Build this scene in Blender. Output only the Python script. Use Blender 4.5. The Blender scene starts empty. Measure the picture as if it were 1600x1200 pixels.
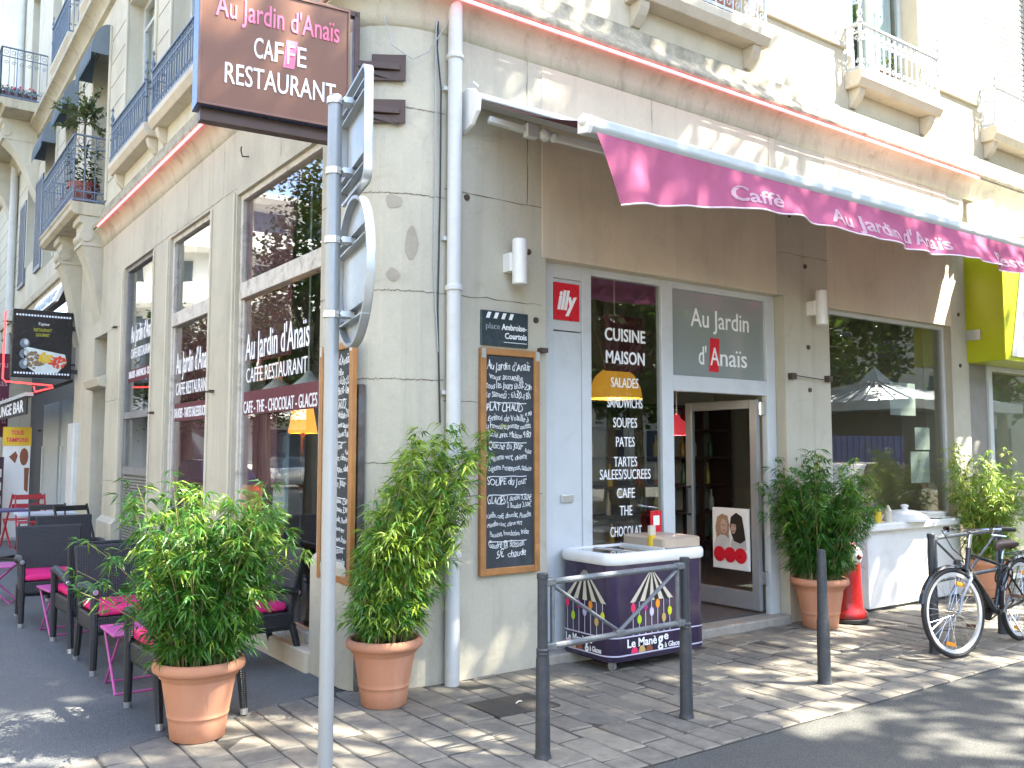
import bpy, math, random
from mathutils import Vector, Matrix, noise
RND = random.Random(7)
sc = bpy.context.scene
COL = sc.collection

# ------------------------------------------------------------------ camera, sky, sun, exposure
cam_data = bpy.data.cameras.new("camera")
cam_data.sensor_width = 36.0
cam_data.lens = 31.5
cam_data.clip_start = 0.05
cam_data.clip_end = 2000
cam = bpy.data.objects.new("camera", cam_data)
COL.objects.link(cam)
CR = Vector((.81325, -.58191, .00034)); CF = Vector((.58025, .81097, .07503)); CU = CR.cross(CF)
M = Matrix((CR, CU, -CF)).transposed().to_4x4()
M.translation = Vector((0, 0, 1.6))
cam.matrix_world = M
sc.camera = cam

SUN_EL = math.radians(53.0)
SUN_H = Vector((.747, -.664, 0)).normalized()
SUN_DIR = Vector((SUN_H.x * math.cos(SUN_EL), SUN_H.y * math.cos(SUN_EL), math.sin(SUN_EL)))
world = bpy.data.worlds.new("World")
sc.world = world
world.use_nodes = True
wn = world.node_tree
wn.nodes.clear()
w_out = wn.nodes.new("ShaderNodeOutputWorld")
w_bg = wn.nodes.new("ShaderNodeBackground")
w_sky = wn.nodes.new("ShaderNodeTexSky")
w_sky.sky_type = 'NISHITA'
w_sky.sun_disc = False
w_sky.sun_elevation = SUN_EL
w_sky.sun_rotation = math.atan2(SUN_H.x, SUN_H.y)
w_sky.air_density = 1.0
w_sky.dust_density = 1.6
w_sky.ozone_density = 1.0
w_bg.inputs[1].default_value = 0.15
wn.links.new(w_sky.outputs[0], w_bg.inputs[0])
wn.links.new(w_bg.outputs[0], w_out.inputs[0])
sun_d = bpy.data.lights.new("sun", 'SUN')
sun_d.energy = 5.0
sun_d.angle = math.radians(0.53)
sun_d.color = (1.0, .94, .80)
sun_o = bpy.data.objects.new("sun", sun_d)
sun_o.rotation_euler = SUN_DIR.to_track_quat('Z', 'Y').to_euler()
sun_o.location = (6, -6, 20)
COL.objects.link(sun_o)
sc.view_settings.view_transform = 'Standard'
sc.view_settings.look = 'None'
sc.view_settings.gamma = 1.0
sc.view_settings.exposure = 2.74
sc.cycles.max_bounces = 8
sc.cycles.transparent_max_bounces = 24
sc.cycles.glossy_bounces = 4
sc.cycles.diffuse_bounces = 4
sc.cycles.caustics_reflective = False
sc.cycles.caustics_refractive = False
sc.cycles.sample_clamp_indirect = 6.0
sc.cycles.use_denoising = True

# ------------------------------------------------------------------ mesh helpers
class MB:
    """collects shapes and links them as ONE mesh object"""
    def __init__(s):
        s.v = []; s.f = []; s.m = []; s.t = []; s.mi = 0; s.tint = 0.5; s.xf = None
    def add(s, vs, fs):
        o = len(s.v)
        if s.xf is not None:
            vs = [s.xf @ Vector(p) for p in vs]
        s.v.extend([tuple(p) for p in vs])
        for f in fs:
            s.f.append(tuple(o + i for i in f)); s.m.append(s.mi); s.t.append(s.tint)
        return s
    def box(s, x0, x1, y0, y1, z0, z1):
        if x0 > x1: x0, x1 = x1, x0
        if y0 > y1: y0, y1 = y1, y0
        if z0 > z1: z0, z1 = z1, z0
        vs = [(x0,y0,z0),(x1,y0,z0),(x1,y1,z0),(x0,y1,z0),(x0,y0,z1),(x1,y0,z1),(x1,y1,z1),(x0,y1,z1)]
        return s.add(vs, [(0,3,2,1),(4,5,6,7),(0,1,5,4),(1,2,6,5),(2,3,7,6),(3,0,4,7)])
    def obox(s, c, ax, ay, az):
        c = Vector(c); ax = Vector(ax); ay = Vector(ay); az = Vector(az)
        vs = [c - ax - ay - az, c + ax - ay - az, c + ax + ay - az, c - ax + ay - az,
              c - ax - ay + az, c + ax - ay + az, c + ax + ay + az, c - ax + ay + az]
        return s.add(vs, [(0,3,2,1),(4,5,6,7),(0,1,5,4),(1,2,6,5),(2,3,7,6),(3,0,4,7)])
    def bar(s, p, q, w, h=None, up=(0, 0, 1)):
        p = Vector(p); q = Vector(q); h = h or w
        d = (q - p); L = d.length; d.normalize(); u = Vector(up)
        if abs(d.dot(u)) > .98: u = Vector((1, 0, 0))
        sd = d.cross(u).normalized(); u2 = sd.cross(d).normalized()
        return s.obox((p + q) / 2, d * L / 2, sd * w / 2, u2 * h / 2)
    def tube(s, pts, r, n=8, closed=False, caps=True):
        pts = [Vector(p) for p in pts]; N = len(pts)
        rs = r if isinstance(r, (list, tuple)) else [r] * N
        vs = []; fs = []; prev = None
        for i in range(N):
            if closed: t = pts[(i + 1) % N] - pts[i - 1]
            else: t = pts[min(i + 1, N - 1)] - pts[max(i - 1, 0)]
            if t.length < 1e-9: t = Vector((0, 0, 1))
            t.normalize()
            if prev is None:
                a = Vector((0, 0, 1)) if abs(t.z) < .9 else Vector((1, 0, 0))
                u = t.cross(a).normalized()
            else:
                u = (prev - t * prev.dot(t))
                u = u.normalized() if u.length > 1e-6 else t.orthogonal().normalized()
            prev = u; w = t.cross(u)
            for k in range(n):
                an = 2 * math.pi * k / n
                vs.append(pts[i] + (u * math.cos(an) + w * math.sin(an)) * rs[i])
        for i in range(N if closed else N - 1):
            j = (i + 1) % N
            for k in range(n):
                l = (k + 1) % n
                fs.append((i * n + k, i * n + l, j * n + l, j * n + k))
        if caps and not closed:
            fs.append(tuple(range(n - 1, -1, -1)))
            fs.append(tuple((N - 1) * n + k for k in range(n)))
        return s.add(vs, fs)
    def cyl(s, p, q, r0, r1=None, n=16):
        return s.tube([p, q], [r0, r0 if r1 is None else r1], n)
    def lathe(s, prof, c=(0, 0, 0), n=28, cap=True):
        vs = []; fs = []; N = len(prof)
        for r, z in prof:
            for k in range(n):
                a = 2 * math.pi * k / n
                vs.append((c[0] + r * math.cos(a), c[1] + r * math.sin(a), c[2] + z))
        for i in range(N - 1):
            for k in range(n):
                l = (k + 1) % n
                fs.append((i * n + k, i * n + l, (i + 1) * n + l, (i + 1) * n + k))
        if cap:
            fs.append(tuple(range(n - 1, -1, -1))); fs.append(tuple((N - 1) * n + k for k in range(n)))
        return s.add(vs, fs)
    def prism(s, poly, O, U, V, W):
        """polygon (u,v) placed at O+uU+vV, extruded along W"""
        O = Vector(O); U = Vector(U); V = Vector(V); W = Vector(W); n = len(poly)
        vs = [O + U * a + V * b for a, b in poly] + [O + U * a + V * b + W for a, b in poly]
        fs = [tuple(range(n - 1, -1, -1)), tuple(range(n, 2 * n))]
        for i in range(n):
            j = (i + 1) % n; fs.append((i, j, n + j, n + i))
        return s.add(vs, fs)
    def quad(s, a, b, c, d):
        return s.add([a, b, c, d], [(0, 1, 2, 3)])
    def ring(s, c, U, V, R, r, n=14, m=5, a0=0, a1=2 * math.pi):
        U = Vector(U); V = Vector(V); c = Vector(c); full = abs(a1 - a0 - 2 * math.pi) < 1e-6
        K = n if full else n + 1
        pts = [c + U * (R * math.cos(a0 + (a1 - a0) * i / n)) + V * (R * math.sin(a0 + (a1 - a0) * i / n)) for i in range(K)]
        return s.tube(pts, r, m, closed=full)
    def ball(s, c, r, n=12, m=8, sz=1.0, sx=1.0, sy=1.0):
        vs = []; fs = []
        for i in range(1, m):
            p = math.pi * i / m
            for k in range(n):
                a = 2 * math.pi * k / n
                vs.append((c[0] + sx * r * math.sin(p) * math.cos(a), c[1] + sy * r * math.sin(p) * math.sin(a), c[2] + sz * r * math.cos(p)))
        vs.append((c[0], c[1], c[2] + sz * r)); vs.append((c[0], c[1], c[2] - sz * r)); T = len(vs) - 2
        for i in range(m - 2):
            for k in range(n):
                l = (k + 1) % n
                fs.append((i * n + k, (i + 1) * n + k, (i + 1) * n + l, i * n + l))
        for k in range(n):
            l = (k + 1) % n
            fs.append((T, k, l)); fs.append((T + 1, (m - 2) * n + l, (m - 2) * n + k))
        return s.add(vs, fs)
    def build(s, name, mats, parent=None, local=False, bevel=0, smooth=False, sharp=35):
        me = bpy.data.meshes.new(name)
        off = Vector((0, 0, 0))
        if parent is not None and not local:
            p = parent
            while p is not None:
                off += p.location; p = p.parent
        me.from_pydata([tuple(Vector(p) - off) for p in s.v], [], s.f)
        if not isinstance(mats, (list, tuple)): mats = [mats]
        for m in mats: me.materials.append(m)
        if len(mats) > 1: me.polygons.foreach_set("material_index", s.m)
        if any(t != .5 for t in s.t):
            a = me.attributes.new("tint", 'FLOAT', 'FACE'); a.data.foreach_set("value", s.t)
        if smooth:
            me.polygons.foreach_set("use_smooth", [True] * len(me.polygons))
            me.set_sharp_from_angle(angle=math.radians(sharp))
        me.update()
        o = bpy.data.objects.new(name, me)
        COL.objects.link(o)
        if parent is not None: o.parent = parent
        if bevel:
            b = o.modifiers.new("edge", 'BEVEL'); b.width = bevel; b.segments = 2; b.limit_method = 'ANGLE'
            b.angle_limit = math.radians(40)
        return o

def thing(name, label, cat, loc=(0, 0, 0), rz=0, group=None):
    o = bpy.data.objects.new(name, None)
    o.empty_display_size = .1
    o.location = loc; o.rotation_euler = (0, 0, rz)
    COL.objects.link(o)
    return tag(o, label, cat, group)
def tag(o, label=None, cat=None, group=None, kind=None):
    if label: o["label"] = label
    if cat: o["category"] = cat
    if group: o["group"] = group
    if kind: o["kind"] = kind
    return o
def copy_tree(o, parent=None):
    c = o.copy(); COL.objects.link(c)
    if parent is not None: c.parent = parent
    for ch in list(o.children): copy_tree(ch, c)
    return c

_txt_cache = {}
def text_geo(s, weight=0.0, ext=.02, shear=0.0, spacing=1.0):
    key = (s, weight, ext, shear, spacing)
    if key in _txt_cache: return _txt_cache[key]
    cu = bpy.data.curves.new("lettering", 'FONT')
    cu.body = s; cu.size = 1.0; cu.extrude = ext; cu.offset = weight; cu.shear = shear
    cu.space_character = spacing; cu.resolution_u = 3; cu.align_x = 'LEFT'
    ob = bpy.data.objects.new("lettering", cu)
    me = ob.to_mesh()
    vs = [v.co.copy() for v in me.vertices]; fs = [tuple(p.vertices) for p in me.polygons]
    ob.to_mesh_clear(); bpy.data.objects.remove(ob); bpy.data.curves.remove(cu)
    x0 = min(v.x for v in vs); x1 = max(v.x for v in vs)
    y1 = max(v.y for v in vs)
    _txt_cache[key] = (vs, fs, x0, x1, y1)
    return _txt_cache[key]
def put_text(mb, s, O, U, V, width=None, size=None, align='L', weight=0.0, shear=0.0, spacing=1.0, depth=.002, warp=None, sx=None):
    """O baseline origin; U right, V up; size is the em height; width squeezes the line to that width"""
    vs, fs, x0, x1, y1 = text_geo(s, weight, .02, shear, spacing)
    O = Vector(O); U = Vector(U).normalized(); V = Vector(V).normalized(); N = U.cross(V)
    kx = (width / (x1 - x0)) if width else (size * (sx or 1.0))
    w = kx * (x1 - x0)
    dx = {'L': 0, 'C': -w / 2, 'R': -w}[align]
    out = []
    for p in vs:
        a = (p.x - x0) * kx + dx; b = p.y * size
        if warp: a, b = warp(a, b)
        out.append(O + U * a + V * b + N * (p.z / .02 * depth))
    mb.add(out, fs)
    return w
def sweep(mb, path, prof, side=1):
    """profile (offset outwards, z) swept along a 2D path; outward normal = direction turned by -90 deg * side"""
    n = len(path); P = [Vector((p[0], p[1])) for p in path]; vs = []; k = len(prof)
    for i in range(n):
        d0 = (P[i] - P[i - 1]).normalized() if i > 0 else (P[1] - P[0]).normalized()
        d1 = (P[i + 1] - P[i]).normalized() if i < n - 1 else d0
        n0 = Vector((d0.y, -d0.x)) * side; n1 = Vector((d1.y, -d1.x)) * side
        nn = (n0 + n1).normalized(); nn = nn / max(.3, nn.dot(n0))
        for o, z in prof: vs.append((P[i].x + nn.x * o, P[i].y + nn.y * o, z))
    fs = []
    for i in range(n - 1):
        for j in range(k - 1):
            fs.append((i * k + j, (i + 1) * k + j, (i + 1) * k + j + 1, i * k + j + 1))
    fs.append(tuple(range(k))); fs.append(tuple((n - 1) * k + j for j in range(k - 1, -1, -1)))
    mb.add(vs, fs)
def holed_wall(mb, P, u0, u1, z0, z1, holes, depth, inward):
    """P(u,z) -> point on the wall face; holes (ua,ub,za,zb) get reveals going inward"""
    us = sorted(set([u0, u1] + [h[0] for h in holes] + [h[1] for h in holes])); us = [u for u in us if u0 <= u <= u1]
    zs = sorted(set([z0, z1] + [h[2] for h in holes] + [h[3] for h in holes])); zs = [z for z in zs if z0 <= z <= z1]
    W = Vector(inward) * depth
    for i in range(len(us) - 1):
        for j in range(len(zs) - 1):
            cu = (us[i] + us[i + 1]) / 2; cz = (zs[j] + zs[j + 1]) / 2
            if any(h[0] < cu < h[1] and h[2] < cz < h[3] for h in holes): continue
            mb.quad(P(us[i], zs[j]), P(us[i + 1], zs[j]), P(us[i + 1], zs[j + 1]), P(us[i], zs[j + 1]))
    for a, b, c, d in holes:
        c2 = max(c, z0); d2 = min(d, z1)
        q = [P(a, c2), P(b, c2), P(b, d2), P(a, d2)]
        for i in range(4):
            p0 = Vector(q[i]); p1 = Vector(q[(i + 1) % 4])
            mb.quad(p0, p1, p1 + W, p0 + W)
# ------------------------------------------------------------------ materials
def lin(c):
    return tuple(c) + ((1.0,) if len(c) == 3 else ())
class NT:
    def __init__(s, name):
        s.mat = bpy.data.materials.new(name); s.mat.use_nodes = True
        s.t = s.mat.node_tree; s.t.nodes.clear()
        s.out = s.n("ShaderNodeOutputMaterial")
    def n(s, typ, **kw):
        nd = s.t.nodes.new(typ)
        for k, v in kw.items(): setattr(nd, k, v)
        return nd
    def l(s, a, b): s.t.links.new(a, b)
    def noise(s, scale, detail=4, rough=.6, vec=None, dist=0):
        nd = s.n("ShaderNodeTexNoise"); nd.inputs["Scale"].default_value = scale; nd.inputs["Detail"].default_value = detail
        nd.inputs["Roughness"].default_value = rough; nd.inputs["Distortion"].default_value = dist
        if vec is not None: s.l(vec, nd.inputs["Vector"])
        return nd.outputs[0]
    def ramp(s, fac, stops):
        nd = s.n("ShaderNodeValToRGB"); e = nd.color_ramp.elements
        while len(e) < len(stops): e.new(.5)
        for i, (p, c) in enumerate(stops):
            e[i].position = p; e[i].color = lin(c) if isinstance(c, tuple) else (c, c, c, 1)
        s.l(fac, nd.inputs[0]); return nd.outputs[0]
    def mix(s, fac, a, b, mode='MIX'):
        nd = s.n("ShaderNodeMix", data_type='RGBA', blend_type=mode)
        for sock, v in ((nd.inputs[0], fac), (nd.inputs[6], a), (nd.inputs[7], b)):
            if isinstance(v, (int, float)): sock.default_value = v
            elif isinstance(v, tuple): sock.default_value = lin(v)
            else: s.l(v, sock)
        return nd.outputs[2]
    def math(s, op, a, b=0.0):
        nd = s.n("ShaderNodeMath", operation=op)
        for sock, v in ((nd.inputs[0], a), (nd.inputs[1], b)):
            if isinstance(v, (int, float)): sock.default_value = v
            else: s.l(v, sock)
        return nd.outputs[0]
    def scaled(s, vec, sx, sy, sz):
        nd = s.n("ShaderNodeMapping"); nd.inputs["Scale"].default_value = (sx, sy, sz); s.l(vec, nd.inputs[0]); return nd.outputs[0]
    def obj(s): return s.n("ShaderNodeTexCoord").outputs["Object"]
    def attr(s, name):
        nd = s.n("ShaderNodeAttribute"); nd.attribute_name = name; return nd.outputs["Fac"]
    def bump(s, h, strength=.3, dist=.01):
        nd = s.n("ShaderNodeBump"); nd.inputs["Strength"].default_value = strength; nd.inputs["Distance"].default_value = dist
        s.l(h, nd.inputs["Height"]); return nd.outputs[0]
    def bsdf(s, col, rough=.6, metal=0.0, normal=None, spec=.5, coat=0.0):
        b = s.n("ShaderNodeBsdfPrincipled")
        if isinstance(col, tuple): b.inputs["Base Color"].default_value = lin(col)
        else: s.l(col, b.inputs["Base Color"])
        if isinstance(rough, (int, float)): b.inputs["Roughness"].default_value = rough
        else: s.l(rough, b.inputs["Roughness"])
        b.inputs["Metallic"].default_value = metal; b.inputs["Specular IOR Level"].default_value = spec
        b.inputs["Coat Weight"].default_value = coat
        if normal is not None: s.l(normal, b.inputs["Normal"])
        s.l(b.outputs[0], s.out.inputs[0]); return b

def simple(name, col, rough=.5, metal=0.0, var=.12, vs=6.0, bump=.08, bs=60.0, spec=.5, coat=0.0, dirt=None, bd=.004):
    t = NT(name); v = t.obj()
    n1 = t.noise(vs, 5, .65, v)
    c = t.ramp(n1, [(.25, tuple(x * (1 - var) for x in col)), (.75, tuple(min(1, x * (1 + var)) for x in col))])
    if dirt:
        dn = t.ramp(t.noise(vs * .7, 6, .7, v, .5), [(.5, 0.0), (.72, 1.0)])
        c = t.mix(t.math('MULTIPLY', dn, dirt[1]), c, dirt[0])
    nb = t.bump(t.noise(bs, 4, .6, v), bump, bd) if bump else None
    r = t.math('ADD', t.math('MULTIPLY', t.noise(vs * 2.3, 3, .6, v), .25), rough - .12)
    t.bsdf(c, r, metal, nb, spec, coat)
    return t.mat
def stone(name, col, stain=(.2, .17, .12), amount=.5, grain=.12, streak=True, bump=.35, soot=.0):
    t = NT(name); v = t.obj()
    big = t.noise(.9, 6, .62, v, .4)
    c = t.ramp(big, [(.3, tuple(x * .82 for x in col)), (.5, col), (.7, tuple(min(1, x * 1.1) for x in col))])
    fine = t.noise(38, 5, .7, v)
    c = t.mix(grain, c, t.ramp(fine, [(.3, tuple(x * .55 for x in col)), (.7, tuple(min(1, x * 1.25) for x in col))]))
    pits = t.ramp(t.noise(95, 2, .5, v), [(.66, 0.0), (.74, 1.0)])
    c = t.mix(t.math('MULTIPLY', pits, .22), c, tuple(x * .35 for x in stain))
    if streak:
        st = t.ramp(t.noise(1.0, 6, .65, t.scaled(v, 5.5, 5.5, .45), .3), [(.5, 0.0), (.72, 1.0)])
        c = t.mix(t.math('MULTIPLY', st, amount * .6), c, stain)
    bl = t.ramp(t.noise(3.2, 7, .72, v, .8), [(.56, 0.0), (.68, 1.0)])
    c = t.mix(t.math('MULTIPLY', bl, amount * .45), c, stain)
    if soot:
        sep = t.n("ShaderNodeSeparateXYZ"); t.l(v, sep.inputs[0])
        c = t.mix(t.math('MULTIPLY', t.ramp(t.noise(14, 6, .75, v), [(.42, 0.0), (.62, 1.0)]), soot), c, (.07, .06, .045))
    h = t.math('ADD', t.math('MULTIPLY', t.noise(14, 6, .7, v), .7), t.math('MULTIPLY', fine, .3))
    t.bsdf(c, .85, 0, t.bump(h, bump, .012), .25)
    return t.mat
def glass(name, ior=1.75, tint=(.86, .9, .88), boost=1.0, film=None, wav=.006):
    t = NT(name)
    ge = t.n("ShaderNodeNewGeometry"); dp = t.n("ShaderNodeVectorMath", operation='DOT_PRODUCT')
    t.l(ge.outputs["Incoming"], dp.inputs[0]); t.l(ge.outputs["Normal"], dp.inputs[1])
    r0 = ((ior - 1) / (ior + 1)) ** 2   # Schlick reflectance of a thin pane, the same from both sides
    fres = t.math('ADD', t.math('MULTIPLY', t.math('POWER', t.math('SUBTRACT', 1.0, t.math('ABSOLUTE', dp.outputs["Value"])), 5.0), 1 - r0), r0)
    tr = t.n("ShaderNodeBsdfTransparent"); tr.inputs[0].default_value = lin(tint)
    gl = t.n("ShaderNodeBsdfGlossy"); gl.inputs["Roughness"].default_value = 0.0; gl.inputs[0].default_value = (1, 1, 1, 1)
    if wav:
        nb = t.bump(t.noise(2.2, 1, .4, t.obj()), .5, wav); t.l(nb, gl.inputs["Normal"])
    mx = t.n("ShaderNodeMixShader")
    t.l(t.math('MINIMUM', t.math('MULTIPLY', fres, boost), 1.0), mx.inputs[0])
    base = tr.outputs[0]
    if film:
        df = t.n("ShaderNodeBsdfDiffuse"); df.inputs[0].default_value = lin(film[0]); m2 = t.n("ShaderNodeMixShader")
        m2.inputs[0].default_value = film[1]; t.l(base, m2.inputs[1]); t.l(df.outputs[0], m2.inputs[2]); base = m2.outputs[0]
    t.l(base, mx.inputs[1]); t.l(gl.outputs[0], mx.inputs[2]); t.l(mx.outputs[0], t.out.inputs[0])
    return t.mat
def emit(name, col, strength, base=None):
    t = NT(name); b = t.bsdf(base or col, .4)
    b.inputs["Emission Color"].default_value = lin(col); b.inputs["Emission Strength"].default_value = strength
    return t.mat
def leafmat(name, dark, light, young, trans=.35):
    t = NT(name); a = t.attr("tint")
    c = t.ramp(a, [(0.0, dark), (.55, light), (.92, young), (1.0, tuple(min(1, x * 1.15) for x in young))])
    df = t.n("ShaderNodeBsdfDiffuse"); t.l(c, df.inputs[0])
    tl = t.n("ShaderNodeBsdfTranslucent"); t.l(t.mix(.5, c, (.25, .42, .04)), tl.inputs[0])
    gl = t.n("ShaderNodeBsdfGlossy"); gl.inputs["Roughness"].default_value = .38; gl.inputs[0].default_value = (.5, .5, .5, 1)
    m1 = t.n("ShaderNodeMixShader"); m1.inputs[0].default_value = trans; t.l(df.outputs[0], m1.inputs[1]); t.l(tl.outputs[0], m1.inputs[2])
    m2 = t.n("ShaderNodeMixShader"); m2.inputs[0].default_value = .08; t.l(m1.outputs[0], m2.inputs[1]); t.l(gl.outputs[0], m2.inputs[2])
    t.l(m2.outputs[0], t.out.inputs[0]); return t.mat
def fabric(name, col, trans=.25, rough=.8):
    t = NT(name); v = t.obj()
    c = t.ramp(t.noise(3, 5, .6, v), [(.3, tuple(x * .85 for x in col)), (.7, tuple(min(1, x * 1.12) for x in col))])
    df = t.n("ShaderNodeBsdfDiffuse"); t.l(c, df.inputs[0])
    nb = t.bump(t.noise(250, 2, .5, v), .15, .002); t.l(nb, df.inputs["Normal"])
    tl = t.n("ShaderNodeBsdfTranslucent"); t.l(c, tl.inputs[0])
    m1 = t.n("ShaderNodeMixShader"); m1.inputs[0].default_value = trans; t.l(df.outputs[0], m1.inputs[1]); t.l(tl.outputs[0], m1.inputs[2])
    t.l(m1.outputs[0], t.out.inputs[0]); return t.mat
def wicker(name, col):
    t = NT(name); v = t.obj()
    w1 = t.n("ShaderNodeTexWave", wave_type='BANDS', bands_direction='Z'); w1.inputs["Scale"].default_value = 26; w1.inputs["Distortion"].default_value = .6
    w2 = t.n("ShaderNodeTexWave", wave_type='BANDS', bands_direction='X'); w2.inputs["Scale"].default_value = 18; w2.inputs["Distortion"].default_value = .4
    t.l(v, w1.inputs[0]); t.l(v, w2.inputs[0])
    h = t.math('MULTIPLY', w1.outputs["Fac"], w2.outputs["Fac"])
    c = t.mix(h, tuple(x * .45 for x in col), tuple(x * 1.35 for x in col))
    t.bsdf(c, .45, 0, t.bump(h, .7, .006), .5); return t.mat

# colours are real-world base colours unless a comment says otherwise
STONE = stone("limestone_pier", (.485, .455, .362), (.24, .205, .15), .5)
STONE_UP = stone("cream_render", (.60, .53, .40), (.36, .30, .2), .35, grain=.06, bump=.12)
STONE_B = stone("grey_cream_render", (.575, .54, .43), (.32, .28, .2), .35, grain=.06, bump=.12)
CORNICE = stone("cornice_stone", (.49, .445, .335), (.17, .14, .1), .75, streak=True)
LEDGE = stone("weathered_ledge_stone", (.42, .38, .29), (.16, .13, .09), .8, soot=.38)
PLASTER = stone("smooth_plaster", (.60, .525, .405), (.34, .28, .21), .4, grain=.04, bump=.1)
SILL = stone("sill_stone", (.58, .52, .41), (.3, .25, .17), .45)
JOINT = simple("mortar_joint", (.16, .135, .1), .9, var=.3, vs=20)
PAVER = None
WHITE_ALU = simple("white_aluminium", (.55, .575, .575), .35, var=.04, bump=.02, dirt=((.42, .4, .36), .35))
WHITE_PAINT = simple("white_paint", (.56, .575, .56), .5, var=.05, dirt=((.38, .34, .28), .35), bump=.05)
OLD_WOOD = simple("weathered_frame_paint", (.55, .52, .46), .7, var=.14, vs=9, dirt=((.13, .105, .08), .75), bump=.3, bs=30)
GREY_FRAME = simple("grey_window_frame", (.2, .2, .195), .5, var=.15, dirt=((.4, .38, .34), .4))
ALU = simple("brushed_aluminium", (.62, .64, .66), .34, .85, var=.06, bump=.04, bs=120)
GALV = simple("galvanised_steel", (.46, .49, .51), .38, .55, var=.1, vs=14, bump=.05)
POLE_GREY = simple("pole_aluminium", (.33, .35, .355), .4, .3, var=.05, bump=.03)
DARK_GREY = simple("dark_grey_iron_paint", (.036, .041, .048), .5, .1, var=.15, vs=14, bump=.12, bs=160, dirt=((.12, .115, .105), .4))
MID_GREY = simple("worn_grey_steel", (.145, .16, .175), .42, .45, var=.15, vs=14, bump=.08, dirt=((.4, .4, .38), .4))
BLACK = simple("black_paint", (.015, .015, .017), .4, var=.2)
BLACK_GLOSS = simple("glossy_black", (.012, .013, .016), .18, var=.1, bump=.02)
RUBBER = simple("black_rubber", (.018, .018, .019), .7, var=.2)
BROWN_SIGN = simple("brown_sign_face", (.155, .058, .022), .38, var=.05, bump=.0, coat=.05)
BROWN_METAL = simple("brown_bracket", (.07, .04, .028), .4, .3, var=.15)
PINK_TXT = simple("pink_lettering", (.80, .17, .30), .5, var=.03, bump=0)
WHITE_TXT = simple("white_lettering", (.85, .85, .84), .5, var=.02, bump=0)
SKYLIT_SIDE = simple("skylit_sign_side", (.07, .095, .19), .3, .3, var=.06)  # blue of the sky light put into the case's base colour
CHALK = simple("chalk", (.74, .75, .73), .95, var=.12, vs=90, bump=0)
SLATE = simple("slate_board", (.028, .036, .042), .65, var=.3, vs=7, bump=.03, dirt=((.09, .1, .105), .4))
OAK = simple("varnished_wood", (.37, .17, .055), .38, var=.22, vs=11, bump=.1)
TERRA = stone("terracotta", (.50, .235, .14), (.60, .42, .31), .42, grain=.06, bump=.1)
SOIL = simple("potting_soil", (.045, .03, .02), .95, var=.5, vs=40, bump=.8, bs=50, bd=.02)
BAMBOO = leafmat("bamboo_leaves", (.018, .075, .010), (.06, .21, .024), (.34, .46, .05))
BAMBOO_B = leafmat("bamboo_leaves_yellow", (.065, .15, .018), (.20, .35, .045), (.48, .52, .10))
CANE = simple("bamboo_cane", (.26, .23, .08), .5, var=.35, vs=9)
WICKER = wicker("dark_wicker", (.021, .023, .029))
CUSHION = fabric("pink_cushion_fabric", (.66, .04, .19), .05)
TABLE_PINK = simple("pink_painted_metal", (.42, .07, .27), .38, var=.06)
IRON_BLUE = simple("blue_grey_ironwork", (.125, .165, .225), .5, .1, var=.15, vs=14, dirt=((.3, .27, .22), .3))
IRON_SUNLIT = simple("sunlit_grey_ironwork", (.50, .53, .56), .5, .1, var=.12, vs=14)  # same paint as the blue-grey ironwork, lightened to look sunlit
GLASS = glass("window_glass", 1.85, (.8, .84, .82), 1.2, wav=.0012)
GLASS_B = glass("reflective_window_glass", 1.8, (.9, .93, .92), 1.1, wav=.0012)
GLASS_F = glass("frosted_transom_glass", 1.7, (.75, .8, .78), 1.1, film=((.33, .36, .34), .78), wav=.001)
GLASS_UP = glass("upper_window_glass", 1.5, (.85, .9, .9), 1.0, wav=.002)
BURG = simple("burgundy_wall", (.12, .004, .027), .6, var=.08)
BURG_FILM = simple("burgundy_film", (.10, .003, .022), .35, var=.05, bump=0)
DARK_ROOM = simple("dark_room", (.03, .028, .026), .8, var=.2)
ROOM_WALL = simple("interior_wall", (.34, .30, .235), .8, var=.1)
FLOOR_IN = simple("interior_floor_tile", (.11, .1, .095), .4, var=.15)
RED = simple("red_plastic", (.24, .007, .008), .3, var=.05, bump=.02)
RED_SIGN = simple("red_sign", (.62, .015, .03), .3, var=.03, bump=0)
WHITE_PLASTIC = simple("white_plastic", (.80, .80, .77), .32, var=.04, bump=.02, dirt=((.55, .52, .45), .25))
PURPLE = simple("aubergine_vinyl", (.036, .024, .058), .22, var=.08, bump=.02, coat=.3)
BEIGE = simple("beige_plastic", (.45, .36, .27), .35, var=.06)
YELLOW = simple("yellow_paint", (.75, .50, .03), .5, var=.06)
CREAM_P = simple("cream_print", (.62, .56, .44), .4, var=.05, bump=0)
def flat(name, c): return simple(name, c, .45, var=.05, bump=0)
P_RED = flat("print_red", (.75, .03, .12)); P_GREEN = flat("print_green", (.40, .58, .02)); P_ORANGE = flat("print_orange", (.80, .27, .02))
P_MAG = flat("print_magenta", (.38, .02, .17)); P_LILAC = flat("print_lilac", (.48, .44, .62)); P_LIME = flat("print_lime", (.66, .70, .03))
P_TAN = flat("print_tan", (.52, .36, .13)); P_BROWN = flat("print_brown", (.24, .075, .03))
LIME = simple("lime_green_fascia", (.42, .47, .01), .4, var=.05)
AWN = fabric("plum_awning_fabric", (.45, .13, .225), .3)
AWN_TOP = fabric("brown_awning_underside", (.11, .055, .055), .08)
NEON = emit("pink_neon", (1.0, .17, .20), .8)
NEON_R = emit("red_neon", (1.0, .05, .05), .6)
LAMP_Y = emit("lit_lampshade", (1.0, .36, .05), .34)
ASPHALT = None
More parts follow.
